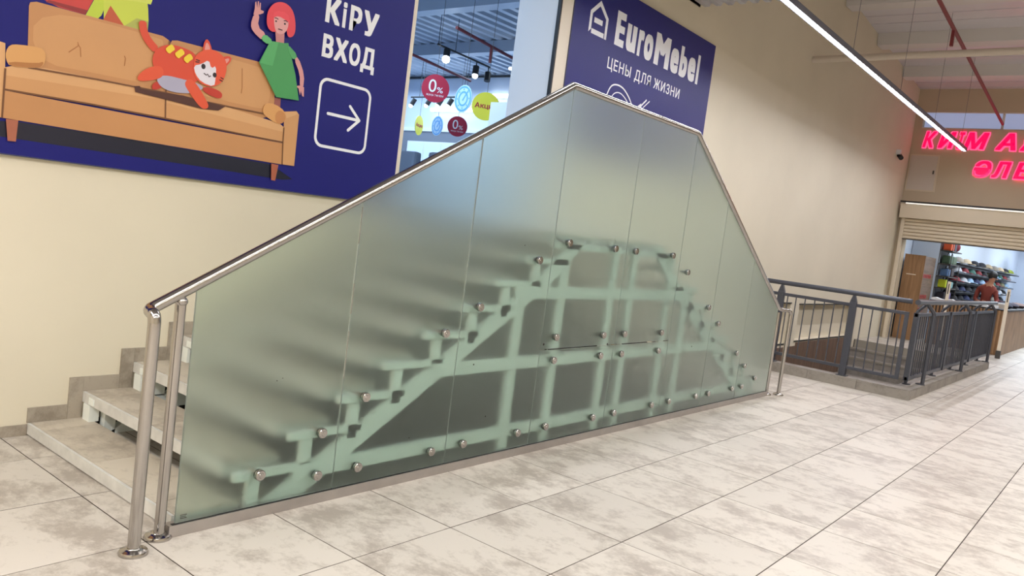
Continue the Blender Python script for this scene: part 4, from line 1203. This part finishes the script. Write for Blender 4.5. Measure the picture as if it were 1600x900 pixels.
for pts_, lab in (([(8.12, 6.57, 4.62), (10.30, 7.05, 4.62)], 'dark red pipe under the furniture shop ceiling with a drop to the track'), ([(9.0, 9.05, 4.62), (10.8, 9.42, 4.6)], 'dark red pipe at the left inside the furniture shop')):
    t = thing('ceiling_pipe', lab, 'pipe', pts_[0])
    a, b_ = Vector(pts_[0]), Vector(pts_[1]); d = (b_ - a)
    obj('pipe', tube(bmesh.new(), [a - d * 0.0, b_ + d * 0.6], 0.03, 8), M['redpipe'], parent=t)
    if 'drop' in lab: obj('drop', tube(bmesh.new(), [(9.35, 6.84, 4.62), (9.35, 6.84, 4.33)], 0.03, 8), M['redpipe'], parent=t)
# tubes on the far side
tube_m = mat('cold_tube', (1, 1, 1, 1), 0.4, emit=(0.8, 0.92, 1, 1), estr=7)
for (x, ya, yb, z_, lab) in ((13.9, 11.35, 12.85, 4.29, 'white tube lamp behind the round blue sign'), (13.9, 10.15, 10.85, 4.66, 'white tube lamp above the yellow sign')):
    t = thing('tube_lamp', lab, 'light', (x, (ya + yb) / 2, z_))
    obj('tube', tube(bmesh.new(), [(x, ya, z_), (x, yb, z_)], 0.05, 10), tube_m, parent=t)
    obj('bracket', box(x + 0.03, x + 0.09, ya, yb, z_ - 0.03, z_ + 0.03), M['white'], parent=t)
o = obj('downlight', lathe(bmesh.new(), [(0.10, 0), (0.10, 0.03), (0.012, 0.03), (0.012, 0.66)], (11.0, 7.66, 4.60), 'Z', 16), hot, mats=[hot, M['white']])
for f in o.data.polygons:
    if f.center.z > 0.031: f.material_index = 1
tag(o, 'oval downlight glowing beside the white door jamb', 'light')
# hanging round signs
M['signred'] = mat('sign_red', srgb(176, 32, 60), 0.4); M['signyel'] = mat('sign_yellow', srgb(232, 220, 70), 0.4); M['signblue'] = mat('sign_blue', srgb(110, 175, 235), 0.4); M['signpale'] = mat('sign_pale', srgb(196, 224, 250), 0.4)
def round_sign(c, r, yaw, kind, label):
    c = Vector(c)
    d = (cam.matrix_world.translation - c); d.z = 0; d.normalize()
    ca, sa = math.cos(yaw), math.sin(yaw)
    nrm = Vector((-math.cos(sa * 0 + yaw), -math.sin(yaw), 0))   # facing direction
    uax = Vector((0, 0, 1)).cross(nrm) * 1.0
    Mx = Matrix(((uax.x, 0, nrm.x, c.x), (uax.y, 0, nrm.y, c.y), (0, 1, 0, c.z), (0, 0, 0, 1)))
    t = thing('hanging_sign', label, 'sign', c, 'round hanging signs in the furniture shop')
    def put(name, bm, m):
        bm.transform(Mx); return obj(name, bm, M[m], parent=t)
    def disc(r0, w0, w1, cx=0, cy=0, n=28):
        b_ = bmesh.new(); lo = [b_.verts.new((cx + r0 * math.cos(2 * math.pi * i / n), cy + r0 * math.sin(2 * math.pi * i / n), w0)) for i in range(n)]
        hi = [b_.verts.new((v.co.x, v.co.y, w1)) for v in lo]
        b_.faces.new(lo[::-1]); b_.faces.new(hi)
        for i in range(n): b_.faces.new((lo[i], lo[(i + 1) % n], hi[(i + 1) % n], hi[i]))
        return b_
    def txt(body, x0, x1, y0, y1, m, bold=0.0):
        b_ = text_bm(body, bold, 0.01)
        xs = [v.co.x for v in b_.verts]; ys = [v.co.y for v in b_.verts]; zs = [v.co.z for v in b_.verts]
        for v in b_.verts:
            v.co = (x0 + (x1 - x0) * (v.co.x - min(xs)) / (max(xs) - min(xs)), y0 + (y1 - y0) * (v.co.y - min(ys)) / (max(ys) - min(ys)), 0.006 + 0.003 * (v.co.z - min(zs)) / (max(zs) - min(zs)))
        put('lettering', b_, m)
    put('disc', disc(r, -0.006, 0.006), {'zero': 'signred', 'akt': 'signyel', 'clock': 'signpale'}[kind])
    if kind == 'zero':
        txt('0', -r * .5, r * .05, -r * .28, r * .62, 'white_print', -0.01)
        txt('%', r * .12, r * .55, -r * .28, r * .12, 'white_print')
        txt('ЖАҢА ТӨЛЕМ', -r * .62, r * .62, -r * .58, -r * .42, 'white_print')
    elif kind == 'akt':
        txt('Акция', -r * .78, r * .78, -r * .22, r * .22, 'signred', 0.02)
    else:
        put('ring', ring2(r * .92, r * .80), 'signblue'); put('ring', ring2(r * .55, r * .42), 'signblue')
        b_ = bmesh.new()
        for i in range(8):
            a = math.pi * i / 4; 
            for q in range(1):
                cx, cy = r * .68 * math.cos(a), r * .68 * math.sin(a)
                pts2 = [(cx - r * .05, cy - r * .05), (cx + r * .05, cy - r * .05), (cx + r * .05, cy + r * .05), (cx - r * .05, cy + r * .05)]
                lo = [b_.verts.new((p_[0], p_[1], 0.006)) for p_ in pts2]; hi = [b_.verts.new((p_[0], p_[1], 0.009)) for p_ in pts2]
                b_.faces.new(lo[::-1]); b_.faces.new(hi)
                for k in range(4): b_.faces.new((lo[k], lo[(k + 1) % 4], hi[(k + 1) % 4], hi[k]))
        pts2 = [(-r * .1, -r * .1), (r * .5, r * .62), (r * .56, r * .56), (0, -r * .16)]
        lo = [b_.verts.new((p_[0], p_[1], 0.006)) for p_ in pts2]; hi = [b_.verts.new((p_[0], p_[1], 0.0095)) for p_ in pts2]
        b_.faces.new(lo[::-1]); b_.faces.new(hi)
        for k in range(4): b_.faces.new((lo[k], lo[(k + 1) % 4], hi[(k + 1) % 4], hi[k]))
        put('dial_marks', b_, 'signblue')
    obj('wire', tube(bmesh.new(), [c + Vector((0, 0, r)), (c.x, c.y, 5.26)], 0.004, 5), M['dark'], parent=t)
def ring2(r0, r1, n=28):
    b_ = bmesh.new(); A = []
    for rr, w in ((r0, 0.006), (r0, 0.009), (r1, 0.009), (r1, 0.006)):
        A.append([b_.verts.new((rr * math.cos(2 * math.pi * i / n), rr * math.sin(2 * math.pi * i / n), w)) for i in range(n)])
    for k in range(4):
        a, b2 = A[k], A[(k + 1) % 4]
        for i in range(n): b_.faces.new((a[i], a[(i + 1) % n], b2[(i + 1) % n], b2[i]))
    return b_
# yaw: direction the face looks away from, 0.9 rad faces the doorway squarely
round_sign((8, 6.782, 3.583), 0.235, 0.85, 'zero', 'larger red round sign reading 0%, hanging nearest the board')
round_sign((8, 6.109, 3.413), 0.225, -0.15, 'clock', 'larger pale blue dial sign between the big red and yellow signs')
round_sign((8.02, 5.62, 3.295), 0.225, 0.75, 'akt', 'big yellow round sign reading Акция, partly behind the white partition')
round_sign((12, 9.991, 3.567), 0.235, 0.85, 'zero', 'smaller red round sign reading 0%, just above the handrail')
round_sign((12, 10.648, 3.567), 0.235, -0.20, 'clock', 'smaller pale blue dial sign left of the small red one')
round_sign((12, 11.273, 3.562), 0.235, 1.95, 'akt', 'narrow yellow sign seen edge-on beside the doorway edge')
# grey upholstered furniture tops at the very left of the opening
for k, (x, y0, y1, zt_, lab) in enumerate(((9.0, 8.15, 9.3, 2.62, 'grey high-backed armchair inside the furniture shop, left'), (9.3, 7.3, 8.1, 2.66, 'grey high-backed armchair inside the furniture shop, right'))):
    t = thing('armchair', lab, 'chair', (x, (y0 + y1) / 2, 1.4))
    g_ = mat('grey_fabric', srgb(120, 128, 142), 0.9) if k == 0 else g_
    obj('backrest', box(x, x + 0.2, y0, y1, 1.7, zt_, bev=0.06), g_, parent=t)
    obj('seat', box(x - 0.65, x, y0, y1, 1.55, 1.85, bev=0.05), g_, parent=t)
    obj('base', box(x - 0.6, x + 0.15, y0 + 0.05, y1 - 0.05, 1.4, 1.55), M['dark'], parent=t)
